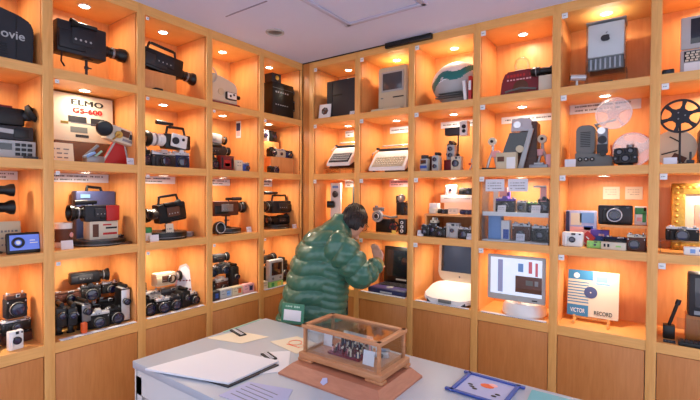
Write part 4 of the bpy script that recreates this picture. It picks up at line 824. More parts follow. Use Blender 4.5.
still('lime and black camera right of centre, upper level of the acrylic case', WR(1.77, .17, 2, .18), .06, .075, .05, 'leather', 'lime', .018, .02, 'range')
still('black reflex camera at the right of the upper level, acrylic case', WR(1.85, .14, 2, .18), .075, .1, .05, 'black', 'black', .022, .02, 'slr')
carton('light blue box at the left of the lower level, acrylic case', WR(1.565, .12, 2, .009), .08, .15, .06, 'sky_blue', 'small_box', 'box')
carton('lilac blue box beside the light blue one, acrylic case', WR(1.635, .10, 2, .009), .05, .12, .05, 'white', 'small_box', 'box', patches=((.1, .3, .7, .5, 'blue'),))
still('brown and chrome camera on the lower level centre, acrylic case', WR(1.725, .12, 2, .009), .11, .12, .06, 'brown_leather', 'silver', .02, .02, 'range')
still('black and chrome camera on the lower level right, acrylic case', WR(1.835, .12, 2, .009), .10, .11, .06, 'black', 'silver', .02, .02, 'range')
card('white card on the upper level at the left, acrylic case', WR(1.615, .06, 2, .18), .05, .045); card('white card on the upper level at the right, acrylic case', WR(1.815, .06, 2, .18), .05, .05)
card('white card on the lower level, acrylic case', WR(1.73, .055, 2, .009), .05, .045)
# dome computer
t = thing('dome_computer', 'white dome based computer with bright reflections painted on its flat screen', 'computer', WR(1.74, .14, 3))
g = MB('white'); g.lathe([(.125, 0), (.130, .006), (.131, .02), (.126, .05), (.11, .075), (.065, .09), (0, .095)], n=40); g.build('dome_base', t)
g = MB('chrome'); g.tube([(0, 0, .1), (-.02, .03, .2), (-.03, -.02, .26)], .011, None, 12); g.build('neck', t)
g = MB('acrylic'); g.box((-.03, -.095, .230), (.34, .012, .28), 'light_grey', bev=.006); l = g.build('monitor', t)
g = MB('screen_reflection'); g.box((-.03, -.1025, .240), (.30, .002, .225)); g.box((.045, -.1040, .20), (.15, .001, .10), 'screen_reflection_dark'); g.box((.045, -.1046, .165), (.15, .001, .02), 'brown'); g.box((.05, -.1046, .212), (.04, .001, .03), 'grey'); g.box((.09, -.1046, .212), (.02, .001, .03), 'steel'); g.box((.055, -.1040, .305), (.02, .001, .07), 'screen_reflection_red'); g.box((.09, -.1040, .295), (.014, .001, .08), 'screen_reflection_red'); g.box((-.12, -.1040, .24), (.03, .001, .2), 'sheet_lav'); g.box((0, -.1040, .3), (.03, .001, .05), 'sky_blue'); g.build('screen', l)  # room mirrored in the screen, painted as pale glow and coloured patches
g = MB('ink'); g.box((.08, -.1025, .108), (.03, .002, .006)); g.build('badge', l)
o = PS.copy(); COL.objects.link(o); put(o, WR(1.70, .017, 3)); o['label'] = 'white paper strip on the shelf edge before the dome computer'

# ================================================================== clear cased computer unit (1.949..2.362)
t = thing('cube_computer', 'silver white cube computer in a clear case with a fruit emblem', 'computer', WR(2.158, .16, 0, 0, 0))
g = MB('acrylic'); g.box((0, 0, .085), (.2, .12, .004)); g.box((-.098, 0, .042), (.004, .12, .084)); g.box((.098, 0, .042), (.004, .12, .084)); g.build('clear_stand', t)
g = MB('light_grey'); g.box((0, .0, .255), (.174, .13, .185), 'white', bev=.006); g.build('inner_cube', t)
g = MB('clear'); g.box((0, -.075, .225), (.19, .004, .27)); g.build('front_pane', t)
g = MB('clear'); g.box((-.093, 0, .225), (.004, .146, .27)); g.build('side_pane', t)
g = MB('clear'); g.box((.093, 0, .225), (.004, .146, .27)); g.build('side_pane', t)
g = MB('light_grey'); g.box((0, 0, .358), (.19, .15, .004)); g.build('top_pane', t)
g = MB('steel'); g.box((0, -.0, .125), (.17, .12, .07), 'grey', bev=.003)
for i in range(7): g.box((-.07 + .023 * i, -.062, .125), (.008, .004, .06), 'silver')
g.build('core', t)
g = MB('dark_grey'); ap = []
for i in range(41):
    a = R(90 + 9 * i); rr = .021 * (1 + .1 * math.cos(2 * a)) * (1 - .14 * math.exp(-((a - R(90)) % (2 * math.pi)) ** 2 * 6) - .14 * math.exp(-((R(450) - a)) ** 2 * 6) - .1 * math.exp(-((a - R(270)) ** 2) * 8))
    x, z = rr * math.cos(a), rr * math.sin(a)
    dx, dz = x - .026, z - .003
    q = math.hypot(dx, dz)
    if q < .010: x, z = .026 + dx / q * .010, .003 + dz / q * .010
    if i < 40: ap.append((x, z))
g.prism(ap, .002, None, (0, -.078, .26)); g.prism([(0, 0), (.001, .006), (.008, .011), (.007, .005)], .002, None, (.001, -.078, .283)); g.build('emblem', t)
t = thing('web_camera', 'small silver tube shaped web camera on a white stalk', 'camera', WR(2.02, .09, 0))
g = MB('white'); g.rod((0, 0, .0), (0, 0, .045), .006); g.cyl((0, 0, .003), .018, .006); g.build('stalk', t)
g = MB('silver'); g.rod((-.032, -.015, .065), (.042, .012, .06), .017, None, 20); g.rod((-.034, -.016, .065), (-.03, -.0145, .065), .013, 'glass_dark', 20); g.build('tube', t)
b = MB('black'); b.box((0, 0, .004), (.06, .03, .008), bev=.002); solo('name_plate', 'small dark plate on the shelf before the clear cased computer', 'sign', b, WR(2.17, .03, 0))
# projector
t = thing('film_projector', 'grey metal film projector with two large clear reels', 'projector', WR(2.11, .15, 1))
g = MB('grey'); g.prism([(-.095, 0), (.09, 0), (.09, .06), (.02, .075), (-.095, .085)], .11, bev=.005); g.build('base', t)
g = MB('grey'); g.prism(rounded(.095, .17, .03), .1, None, (-.045, .01, .07), bev=.005)
for i in range(9): g.box((-.045, -.041, .12 + .01 * i), (.05, .003, .004), 'dark_grey')
g.build('lamp_house', t)
for i in range(3): q = MB('black'); q.cyl((-.068 + .03 * i, -.058, .045), .012, .012, None, (90, 0, 0)); q.cyl((-.068 + .03 * i, -.066, .045), .005, .006, 'light_grey', (90, 0, 0)); q.build('control_knob', t)
g = MB('steel'); g.box((.04, -.03, .15), (.05, .06, .13), bev=.006); g.cyl((.035, -.065, .2), .02, .014, 'chrome', (90, 0, 0)); g.cyl((.04, -.065, .15), .022, .014, 'dark_grey', (90, 0, 0)); g.box((.04, -.06, .1), (.05, .02, .05), 'dark_grey'); g.cyl((.045, -.07, .075), .016, .02, 'black', (90, 0, 0)); g.build('film_gate', t)
g = MB('steel'); g.tube([(.03, .0, .2), (.0, .0, .245), (.1, .0, .265)], .007); f = g.build('reel_arm', t)
g = reelmesh(MB('clear_reel'), (.088, -.02, .298), .088, .03, 5, .014, 'clear_reel'); g.cyl((.088, -.02, .298), .08, .002, 'clear_reel', (90, 0, 0), 40); g.build('upper_reel', f)
for i in range(6): pass
g = MB('orange'); g.tube([(.07, -.05, .03), (.085, -.05, .08), (.08, -.05, .12)], .004); g.build('film_strip', t)
t = thing('film_reel', 'large clear film reel standing behind the dark movie camera', 'film reel', WR(2.285, .18, 1))
g = reelmesh(MB('clear_reel'), (0, 0, .095), .095, .03, 3, .014, 'clear_reel', sw=.5); g.cyl((0, 0, .095), .088, .002, 'clear_reel', (90, 0, 0), 40); g.build('flanges', t)
g = MB('chrome'); g.ring((0, -.008, .095), .094, .002, 'pink', (90, 0, 0)); g.build('rim', t)
t = thing('movie_camera', 'dark bronze movie camera with several lenses before the clear reel', 'movie camera', WR(2.26, .09, 1))
g = MB('dark_grey'); g.box((0, 0, .055), (.11, .07, .085), bev=.012); g.cyl((0, 0, .006), .035, .012); g.build('body', t)
for i, (x, z, r_) in enumerate([(-.028, .075, .02), (.022, .08, .018), (.0, .04, .024), (.042, .045, .012), (-.045, .04, .012)]): q = MB(('steel', 'brown', 'black')[i % 3]); lensmesh(q, (x, -.034, z), r_, .022, 'dark_grey', 'brass'); q.cyl((x, -.04, z), r_ * .6, .01, 'lens_glass', (90, 0, 0)); q.build('lens', t)
g = MB('steel'); g.cyl((.02, 0, .105), .018, .02); g.build('winder', t)
card('white card at the left of the grey film projector', WR(2.0, .03, 1), .055, .045, -8, 0)
strip('wide heading strip behind the two clear reels', 'R', 2.135, 1, .37, 2.075, .062, rows=2, n=14)
# row 2: instant cameras
block('raised wooden shelf board with the large black instant camera', WR(2.25, .17, 2), .21, .22, .012) if 0 else None
t = thing('display_riser', 'wooden raised board at the right carrying the large instant camera', 'riser', WR(2.255, .15, 2))
g = MB('wood_back'); g.box((0, 0, .126), (.21, .24, .012)); g.build('board', t)
g = MB('acrylic'); g.box((-.1, 0, .06), (.006, .22, .12)); g.build('support', t)
g = MB('acrylic'); g.box((.1, 0, .06), (.006, .22, .12)); g.build('support', t)
still('large black instant camera with big ringed lens on the raised board', WR(2.215, .12, 2, .133), .16, .11, .07, 'black', 'black', .036, .04, 'instant', face='dark_grey')
carton('green and red festive carton right of the large instant camera', WR(2.33, .15, 2, .133), .055, .1, .05, 'white', 'festive_box', 'box', patches=((0, .75, .9, .35, 'green'), (.3, .4, .3, .5, 'green'), (-.1, .3, .4, .2, 'pink'), (.35, .85, .2, .2, 'red')))
carton('comic printed carton in pastel colours behind the white camera', WR(2.04, .20, 2), .16, .2, .05, 'sheet_lav', 'printed_box', 'box', patches=((-.15, .75, .35, .35, 'cream'), (.2, .8, .45, .3, 'sky_blue'), (.0, .35, .7, .35, 'pink'), (.25, .5, .3, .12, 'blue'), (-.1, .2, .3, .1, 'sky_blue'), (-.43, .5, .12, .95, 'navy')))
carton('violet film box behind the red diamond card', WR(2.14, .15, 2), .09, .095, .04, 'violet', 'film_carton', 'box', patches=((-.0, .5, .4, .3, 'blue'), (.1, .7, .3, .15, 'pink')))
b = MB('red'); b.box((0, 0, .05), (.055, .012, .055), rot=(0, 45, 0)); b.box((.0, -.007, .05), (.02, .002, .006), 'white', rot=(0, 45, 0)); b.box((0, 0, .006), (.03, .02, .012), 'dark_red'); solo('film_pack', 'red film pack standing on its corner beside the white camera', 'film pack', b, WR(2.085, .10, 2))
still('white and black instant camera with rainbow stripe, front left of the unit', WR(2.015, .07, 2), .105, .085, .06, 'white', 'white', .016, .014, 'instant', name='instant_camera')
still('low black pocket camera under the raised board', WR(2.235, .13, 2), .15, .07, .05, 'black', 'navy', .018, .015, 'range')
still('lime green half size camera at the front under the raised board', WR(2.125, .045, 2, 0, 10), .075, .042, .03, 'lime', 'mint', .006, .004, 'instant')
carton('pale lime flat camera lying in front of the black pocket camera', WR(2.215, .035, 2, 0, -4), .115, .04, .03, 'cream', 'pocket_camera', 'camera', patches=((-.35, .55, .08, .4, 'ink'), (-.2, .55, .08, .4, 'ink'), (.2, .5, .2, .2, 'lime')))
still('brown and cream instant camera at the right post, low board', WR(2.315, .055, 2), .085, .1, .05, 'brown_leather', 'cream', .024, .02, 'range', lx=-.1)
for u, lb in ((2.18, 'left of the two yellow notes on the back board'), (2.292, 'right of the two yellow notes on the back board')):
    b = MB('cream'); b.box((0, 0, 0), (.085, .003, .075)); [b.marks(-.03, .03, .02 - .014 * i, -.002, 5, .003, 'print_grey', i) for i in range(3)]; solo('paper_note', lb, 'note', b, where('R', u, DEP - .003, 2, .305), 'yellow notes on the back board')
# record sleeve
t = thing('record_sleeve', 'blue and white record sleeve with lettering on a small easel', 'record sleeve', WR(2.105, .17, 3, .03), None, rx=-10)
g = MB('cream'); g.box((0, 0, .135), (.26, .006, .265)); Y = -.0035
g.box((-.065, Y, .24), (.13, .001, .055), 'record_blue'); g.box((-.075, Y, .032), (.11, .001, .064), 'record_blue'); g.cyl((-.085, Y - .001, .235), .016, .001, 'white', (90, 0, 0), 16)
for i in range(8): g.box((-.075, Y, .08 + .0165 * i), (.11, .001, .006), 'record_blue')
g.box((.045, Y, .225), (.055, .001, .035), 'sky_blue'); g.box((.05, Y, .197), (.07, .001, .01), 'sky_blue')
g.text('VICTOR', (-.075, Y - .001, .03), .034, 'white', sx=.62, bold=.0002, rot=(90, 0, 0)); g.text('RECORD', (.055, Y - .001, .028), .032, 'ink', sx=.72, bold=.0002); g.build('sleeve', t)
g = MB('navy'); g.cyl((-.01, Y - .001, .142), .034, .001, 'slate_blue', (90, 0, 0), 32); g.cyl((-.01, Y - .002, .142), .004, .001, 'cream', (90, 0, 0), 12); g.build('label_disc', t)
t = thing('easel', 'low wooden easel holding the blue and white record sleeve', 'easel', WR(2.105, .15, 3))
for x in (-.085, .085): g = MB('wood_post'); g.box((x, 0, .012), (.012, .13, .024), bev=.002); g.box((x, -.035, .03), (.012, .012, .035), bev=.002); g.build('foot', t)
g = MB('wood_post'); g.box((0, .035, .02), (.17, .01, .012)); g.build('cross_bar', t)

# ================================================================== far right unit (2.407..2.82)
t = thing('laptop_computer', 'grey laptop opened upright with dark screen at the upper right edge', 'laptop', WR(2.625, .12, 0, .012, 0))
g = MB('light_grey'); g.box((0, 0, .205), (.28, .02, .165), bev=.008); l = g.build('lid', t)
g = MB('screen_dark'); g.box((.01, -.0105, .21), (.22, .002, .125), bev=.0005); g.build('screen', l)
g = MB('light_grey'); g.box((0, -.005, .06), (.28, .024, .12), bev=.006, rot=(-8, 0, 0)); g.box((0, -.024, .026), (.25, .003, .05), 'white', rot=(-8, 0, 0)); f = g.build('base', t)
g = MB('dark_grey'); g.box((0, -.0165, .084), (.25, .003, .055), 'black', rot=(-8, 0, 0))
for r in range(4):
    for c in range(13): g.box(((c - 6) * .019 + (r % 2) * .005, -.0205 + .0015 * r, .063 + .013 * r), (.014, .003, .0095), 'cream', rot=(-8, 0, 0))
g.build('keys', f)
b = MB('black'); b.box((0, 0, .006), (.29, .08, .011)); b.box((0, .03, .06), (.25, .008, .11)); solo('laptop_stand', 'black upright stand holding the laptop at the upper right edge', 'stand', b, WR(2.625, .125, 0))
b = MB('black'); b.box((0, 0, .014), (.05, .035, .028), bev=.006); b.cyl((0, -.018, .016), .009, .008, 'glass_dark', (90, 0, 0)); solo('compact_camera', 'tiny black camera on the top shelf left of the grey laptop', 'camera', b, WR(2.435, .04, 0))
block('brown block under the black film reel at the right edge', WR(2.64, .14, 1), .15, .14, .17, 'dark_wood', 'film_projector', None, 'projector')
t = thing('film_reel', 'large black film reel with six openings at the right edge', 'film reel', WR(2.49, .095, 1, .163, 0), None, rx=-4)
g = reelmesh(MB('charcoal'), (0, 0, .086), .086, .038, 6, .014, 'charcoal', sw=.2); g.build('flanges', t)
g = MB('steel'); [g.cyl((.018 * math.cos(i * 2.1), -.012, .086 + .018 * math.sin(i * 2.1)), .0035, .006, None, (90, 0, 0)) for i in range(3)]; g.build('hub_pins', t)
g = MB('dark_grey'); g.rod((.0, .02, .08), (.0, .02, -.155), .005); g.rod((0, .0, .083), (0, .03, .083), .004); g.box((0, .03, -.157), (.06, .07, .006)); g.build('holder', t)
t = thing('film_disc', 'cream cardboard disc with cut outs behind the black reel', 'film disc', WR(2.47, .16, 1), None, rx=-6)
g = MB('cream'); g.cyl((0, 0, .095), .095, .004, None, (90, 0, 0), 40); g.build('disc', t)
for c_, s_, m_, r_ in (((.02, -.004, .04), (.06, .003, .03), 'brown', 30), ((-.02, -.004, .07), (.07, .003, .006), 'ink', -15), ((.0, -.004, .14), (.05, .003, .006), 'ink', 35)): g = MB(m_); g.box(c_, s_, rot=(0, r_, 0)); g.build('cut_out', t)
card('white card at the foot of the cream cardboard disc', WR(2.45, .025, 1), .055, .035, -8, 0)
b = MB('dark_grey'); b.box((0, 0, .01), (.03, .03, .02), bev=.002); b.rod((0, 0, .02), (0, 0, .06), .005); solo('small_tripod', 'small dark support right of the white card, right edge', 'tripod', b, WR(2.53, .05, 1))
# gold frame
t = thing('picture_frame', 'ornate gold picture frame with portrait at the right edge', 'picture frame', WR(2.615, .25, 2, 0), None, rx=-6)
def frame_bars(g, W_, H_, bw, th, m, y=0):
    g.box((0, y, bw / 2), (W_, th, bw), m, bev=.004); g.box((0, y, H_ - bw / 2), (W_, th, bw), m, bev=.004); g.box((-W_ / 2 + bw / 2, y, H_ / 2), (bw, th, H_), m, bev=.004); g.box((W_ / 2 - bw / 2, y, H_ / 2), (bw, th, H_), m, bev=.004)
g = MB('gold'); frame_bars(g, .30, .36, .06, .03, 'gold')
for i in range(40):
    a = i / 40 * 4; s_ = int(a); q = a - s_; x, z = [(-.128 + .256 * q, .338), (.128, .338 - .316 * q), (.128 - .256 * q, .022), (-.128, .022 + .316 * q)][s_]; g.sph((x, -.013, z), (.011, .007, .009), None, 8)
g.build('moulding', t)
g = MB('cream'); g.box((0, .002, .18), (.2, .012, .26)); g.build('mat', t)
g = MB('portrait'); g.box((0, -.006, .17), (.1, .004, .15)); g.sph((0, -.008, .19), (.035, .004, .045), 'pink'); g.build('portrait', t)
t = thing('display_riser', 'clear step holding the silver rangefinder at the right edge', 'riser', WR(2.53, .10, 2))
g = MB('acrylic'); g.box((0, 0, .062), (.23, .1, .005)); g.box((-.112, 0, .03), (.005, .1, .059)); g.box((.112, 0, .03), (.005, .1, .059)); g.build('step', t)
still('silver and black rangefinder camera on the clear step', WR(2.505, .09, 2, .065), .135, .08, .04, 'leather', 'silver', .026, .02, 'range')
g = MB('white'); g.box((0, 0, .02), (.07, .04, .04), bev=.004); g.box((.0, -.021, .02), (.02, .002, .02), 'sky_blue'); g.box((.03, -.021, .025), (.01, .002, .012), 'blue'); solo('crystal_block', 'bright white crystal block under the clear step', 'block', g, WR(2.545, .05, 2))
# row 3
t = thing('portable_television', 'dark framed small television on a brown stand at the right edge', 'television', WR(2.66, .16, 3, .13), None)
g = MB('dark_grey'); g.box((0, 0, .11), (.25, .1, .22), bev=.012); g.box((0, -.052, .022), (.2, .004, .02), 'steel'); g.build('housing', t)
g = MB('light_grey'); g.box((0, -.051, .125), (.2, .005, .15), 'screen_grey', bev=.002); g.build('screen', t)
block('brown stand under the small television', WR(2.65, .19, 3), .24, .1, .13, 'wood_panel')
t = thing('handset', 'black phone handset leaning upright in a black holder', 'handset', WR(2.46, .12, 3))
g = MB('black'); g.box((0, 0, .035), (.05, .05, .07), bev=.004); g.build('holder', t)
g = MB('black'); g.rod((-.005, 0, .05), (.035, 0, .19), .008); g.rod((.033, 0, .18), (.04, 0, .205), .011, 'charcoal'); g.build('stick', t)
b = MB('acrylic'); b.box((0, 0, .06), (.3, .004, .12)); b.box((0, .03, .003), (.3, .06, .006)); solo('acrylic_sheet', 'clear panel standing behind the black keyboard', 'panel', b, WR(2.64, .09, 3))
t = thing('keyboard', 'black keyboard lying on the lowest shelf at the right edge', 'keyboard', WR(2.645, .035, 3, 0, 0))
g = MB('black'); g.box((0, 0, .01), (.3, .055, .02), bev=.003); g.build('tray', t)
g = MB('dark_grey')
for r in range(3):
    for c in range(16): g.box(((c - 7.5) * .018, -.015 + .015 * r, .023), (.014, .011, .006), bev=.001)
g.build('keys', t)
card('small black plate on the lowest shelf left of the keyboard', WR(2.46, .025, 3), .05, .016, -30, 3, 'ink', 'sign', 'name_plate', None)

# ================================================================== TABLE
ZT = .74
t = thing('display_table', 'white table in the foreground with a panelled end and rounded slot', 'table', ((1.35, -1.19, 0), 0))
g = MB('white_desk'); g.box((0, 0, ZT - .0175), (1.94, .85, .035), bev=.004); g.build('tabletop', t)
def endpanel(x0, x1, y, axis):
    g = MB('desk_side')
    return g
g = MB('desk_side'); g.box((0, -.405, ZT - .095), (1.9, .02, .12)); g.box((-.93, -.405, .335), (.05, .02, .67)); g.box((.93, -.405, .335), (.05, .02, .67)); g.box((0, -.405, .1), (1.9, .02, .2))
g.prism([(-.035, .2), (.0, .2), (.0, .585), (-.01, .575), (-.035, .56)], .02, None, (-.87, -.405, 0)); g.build('front_panel', t)
g = MB('wood_panel'); g.box((0, -.385, .4), (1.8, .01, .5)); g.build('inner_panel', t)
for x in (-.955, .955):
    g = MB('desk_side'); g.box((x, 0, (ZT - .035) / 2), (.025, .83, ZT - .036), bev=.002); g.build('end_panel', t)
g = MB('desk_side'); g.box((0, .40, .36), (1.86, .02, .68)); g.build('back_panel', t)
TT = lambda x, y, rz=0, dz=0: ((x, y, ZT + dz), rz)
# open album and papers (polygons traced on the table plane)
def slab(name, label, cat, pts, z0, th, m, extra=None, group=None):
    cx = sum(p[0] for p in pts) / len(pts); cy = sum(p[1] for p in pts) / len(pts)
    t_ = bmesh.new(); lo = [t_.verts.new((x - cx, y - cy, 0)) for x, y in pts]; hi = [t_.verts.new((x - cx, y - cy, th)) for x, y in pts]; n = len(pts)
    t_.faces.new(lo[::-1]); t_.faces.new(hi)
    for k in range(n): t_.faces.new((lo[k], lo[(k + 1) % n], hi[(k + 1) % n], hi[k]))
    g = MB(m); g._merge(t_, m, smooth=False)
    if extra: extra(g)
    return solo(name, label, cat, g, ((cx, cy, ZT + z0), 0), group)
t = thing('open_album', 'big open white album with dark edge at the left of the table', 'album', TT(.75, -1.41))
g = MB('dark_grey'); g.prism([(-.12, -.11), (.235, -.165), (.225, .115), (-.10, .16)], .006, 'dark_grey', (0, 0, .0035), (90, 0, 0)); g.build('cover', t)
g = MB('paper'); g.prism([(-.14, -.12), (.215, -.185), (.215, .105), (-.20, .235)], .008, 'paper', (0, 0, .011), (90, 0, 0), bev=.001)
g.build('page_block', t)
def plate(label, x, y, rz, wd=.075):
    g = MB('ink'); g.box((0, 0, .004), (wd, .042, .008), bev=.001)
    rg = random.Random(3); n = 6
    for i in range(n): g.box((-wd * .38 + wd * .76 * i / (n - 1), 0, .0085), (wd * .09, .018, .0008), 'paper')
    solo('name_plate', label, 'sign', g, TT(x, y, rz), 'small black lettered plates on the table')
plate('small black lettered plate behind the open white album', .47, -1.06, -14, .13)
plate('small black lettered plate at the right of the open white album', .87, -1.20, -18, .10)
slab('paper_sheet', 'cream paper sheet under the plate behind the album', 'paper', [(.40, -1.22), (.62, -1.16), (.66, -1.0), (.45, -1.04)], .0005, .0015, 'cream')
slab('paper_sheet', 'printed white sheet right of the album corner', 'paper', [(.98, -1.36), (.80, -1.18), (.90, -1.08), (1.06, -1.26)], .0005, .0015, 'paper')
slab('paper_sheet', 'lavender printed sheet at the front of the table centre', 'paper', [(1.0, -1.59), (1.30, -1.55), (1.20, -1.38), (1.0, -1.44)], .0005, .002, 'sheet_lav', lambda g: [g.box((-.02 + .0, -.06 + .025 * i, .0022), (.16, .004, .0006), 'print_grey') for i in range(5)])
def sk(g):
    g.ring((-.02, .01, .0025), .035, .002, 'orange', None, 20, 4); g.ring((.03, -.01, .0025), .02, .002, 'sketch', None, 16, 4); g.box((0, -.03, .002), (.09, .006, .001), 'orange')
slab('drawing', 'orange line drawing on cream paper beside the green framed sign', 'drawing', [(.72, -1.05), (.95, -1.09), (1.0, -.93), (.78, -.90)], .0005, .0015, 'cream', sk)
slab('table_runner', 'long pale ruler strip along the back left edge of the table', 'strip', [(.385, -1.1), (.40, -1.1), (.385, -.80), (.37, -.80)], .0005, .002, 'mint')
# green framed sign
t = thing('table_sign', 'small green framed sign with a white panel standing on the table', 'sign', TT(.585, -.735, 14), None, rx=-8)
g = MB('sign_green'); g.box((0, 0, .058), (.155, .012, .116), bev=.003); g.marks(-.05, .0, .098, -.0075, 4, .012, 'sign_mint'); g.marks(.01, .055, .098, -.0075, 3, .012, 'sign_mint'); g.build('frame', t)
g = MB('paper'); g.box((0, -.0065, .045), (.12, .002, .065), bev=.0006); g.build('panel', t)
g = MB('acrylic'); g.box((0, .02, .004), (.155, .05, .006)); g.build('foot', t)
# wooden glass case with plinth
t = thing('plinth', 'reddish wooden sloping plinth under the glass showcase', 'plinth', TT(1.31, -1.125, 0))
bmx = MB('plinth_wood'); tb = bmesh.new(); q0 = [(-.265, -.185), (.265, -.185), (.265, .165), (-.265, .165)]; q1 = [(-.225, -.135), (.225, -.135), (.225, .135), (-.225, .135)]
lo = [tb.verts.new((x, y, 0)) for x, y in q0]; md = [tb.verts.new((x, y, .008)) for x, y in q0]; hi = [tb.verts.new((x, y, .045)) for x, y in q1]
tb.faces.new(lo[::-1]); tb.faces.new(hi)
for A, B in ((lo, md), (md, hi)):
    for k in range(4): tb.faces.new((A[k], A[(k + 1) % 4], B[(k + 1) % 4], B[k]))
bmx._merge(tb, 'plinth_wood', smooth=False); bmx.build('body', t)
g = MB('sheet_lav'); g.cyl((0, 0, 0), .018, .002, None, (0, 0, 0), 5); f = g.build('star_mark', t); f.location = (-.02, -.163, .0265); f.rotation_euler = (R(40), 0, 0)
t = thing('glass_showcase', 'wooden framed glass showcase with a miniature scene inside', 'showcase', TT(1.305, -1.10, 0, .046))
CW, CD, CH = .405, .215, .165
g = MB('case_wood'); g.box((0, 0, .025), (CW + .03, CD + .03, .026), bev=.003)
for x in (-1, 1):
    for y in (-1, 1): g.box((x * (CW / 2 - .02), y * (CD / 2 - .005), .006), (.08, .04, .012), bev=.002)
g.build('base', t)
for x in (-1, 1):
    for y in (-1, 1): q = MB('case_wood'); q.box((x * (CW / 2 - .006), y * (CD / 2 - .006), .038 + .055), (.013, .013, .11), bev=.001); q.build('corner_post', t)
g = MB('case_wood'); zt = .155
for y in (-1, 1): g.box((0, y * (CD / 2 - .005), zt), (CW + .012, .024, .016), bev=.002)
for x in (-1, 1): g.box((x * (CW / 2 - .005), 0, zt), (.024, CD + .012, .016), bev=.002)
g.build('top_frame', t)
g = MB('clear'); g.box((0, 0, zt + .001), (CW - .02, CD - .02, .003)); g.build('top_glass', t)
for y in (-1, 1): g = MB('clear'); g.box((0, y * (CD / 2 - .007), .093), (CW - .024, .003, .108)); g.build('side_glass', t)
for x in (-1, 1): g = MB('clear'); g.box((x * (CW / 2 - .007), 0, .093), (.003, CD - .024, .108)); g.build('side_glass', t)
t = thing('miniature_scene', 'miniature crowd of red, yellow and white figures in the showcase', 'miniature', TT(1.29, -1.10, 0, .0846))
g = MB('dark_red'); g.box((0, 0, .004), (.17, .12, .008)); g.build('stage', t)
rg = random.Random(5); g = MB('red')
for i in range(70):
    x, y = rg.uniform(-.078, .078), rg.uniform(-.053, .053); mm = rg.choice(['dark_red', 'dark_red', 'navy', 'dark_grey', 'black', 'cream', 'brown', 'pink']); h_ = rg.uniform(.008, .028) + (.012 if y > 0 else 0)
    g.rod((x, y, .008), (x, y, .008 + h_), .005, mm, 6, .003); g.sph((x, y, .012 + h_), (.0045, .0045, .005), 'cream' if i % 3 == 0 else 'brown', 6)
g.build('figures', t)['kind'] = 'stuff'
g = MB('white'); g.box((-.005, .065, .035), (.16, .01, .07)); [g.box((-.06 + .035 * i, .058, .04), (.012, .004, .035), ('grey', 'dark_grey')[i % 2]) for i in range(4)]; g.build('backdrop', t)
card('white paper slip inside the showcase at its left end', TT(1.15, -1.09, 0, .0846), .05, .07, -6, 0, 'paper', 'card', 'paper_slip', None)
card('white paper slip inside the showcase at its right front', TT(1.425, -1.165, 0, .0846), .055, .06, -10, 0, 'paper', 'card', 'paper_slip', None)
b = MB('silver'); b.box((0, 0, .012), (.06, .035, .024), bev=.004); b.cyl((0, -.02, .012), .009, .01, 'ink', (90, 0, 0)); b.rod((-.03, 0, .03), (.03, .01, .03), .006, 'light_grey'); solo('miniature_camera', 'tiny silver camera inside the showcase beside the crowd', 'miniature', b, TT(1.425, -1.05, 20, .0846))
# blue framed print lying on the table
t = thing('framed_print', 'blue framed flower print lying flat at the right of the table', 'picture', TT(1.832, -.905, -2)); t.scale = (.84, .84, 1)
g = MB('frame_blue')
for y in (-1, 1): g.box((0, y * .118, .006), (.31, .018, .008), bev=.001)
for x in (-1, 1): g.box((x * .123, 0, .006), (.018, .26, .008), bev=.001)
g.build('frame', t)
g = MB('sheet_lav'); g.box((0, 0, .002), (.25, .24, .003)); g.sph((.0, .03, .004), (.035, .025, .002), 'orange', 10); g.sph((.02, .05, .004), (.025, .02, .002), 'pink', 10)
for x, y in ((-.06, -.02), (-.04, -.035), (.07, -.03), (.06, -.055), (-.075, .0)): g.sph((x, y, .004), (.014, .009, .0015), 'charcoal', 8)
g.build('print', t)
slab('plastic_sheet', 'teal transparent sheet lying at the right end of the table', 'sheet', [(1.99, -.80), (2.28, -.80), (2.28, -1.02), (2.0, -1.02)], .0005, .003, 'sheet_teal')

# ================================================================== PERSON
O = Vector((.47, -.40, 0)); RV = Vector((.812, .5836, 0)); DV = Vector((-.5836, .812, 0))
def Q(r, d_, z): return O + RV * r + DV * d_ + Vector((0, 0, z))
FW = Vector((.5, .866, 0)); RT = Vector((.866, -.5, 0))
person = thing('person', 'person in a green quilted jacket bending towards the black laptop', 'person', ((O.x, O.y, 0), 0))
def evaluated(mb, name, voxel, smooth=6, disp=None):
    me = bpy.data.meshes.new('tmp'); mb.bm.to_mesh(me); mb.bm.free()
    o = bpy.data.objects.new('tmp', me); COL.objects.link(o)
    r = o.modifiers.new('r', 'REMESH'); r.mode = 'VOXEL'; r.voxel_size = voxel; r.use_smooth_shade = True
    s = o.modifiers.new('s', 'SMOOTH'); s.factor = .5; s.iterations = smooth
    dg = bpy.context.evaluated_depsgraph_get(); dg.update()
    me2 = bpy.data.meshes.new_from_object(o.evaluated_get(dg)); me2.materials.clear()
    bpy.data.objects.remove(o)
    for m_ in mb.ms[:1]: me2.materials.append(M[m_])
    for p in me2.polygons: p.use_smooth = True; p.material_index = 0
    n = bpy.data.objects.new(name, me2); COL.objects.link(n); n.parent = person; n.location = -Vector((O.x, O.y, 0))
    return n
def limb(g, pts, rad, m=None, n=16):
    for (a, b_), (r0, r1) in zip(zip(pts, pts[1:]), zip(rad, rad[1:])): g.rod(a, b_, r0, m, n, r1)
    for p, r in zip(pts, rad): g.sph(p, (r, r, r), m, 14)
HC = Q(.282, .09, 1.335)         # head centre
hd = (RV * .45 + DV * .78 + Vector((0, 0, -.50))).normalized()      # looking direction
hs = hd.cross(Vector((0, 0, 1))).normalized()                       # head's right side
hu = hs.cross(hd).normalized()
def HP(s_, f_, u_): return HC + hs * s_ + hd * f_ + hu * u_
g = MB('skin')
hm = Matrix((hs, hd, hu)).transposed()
t_ = bmesh.new(); bmesh.ops.create_uvsphere(t_, u_segments=28, v_segments=20, radius=1)
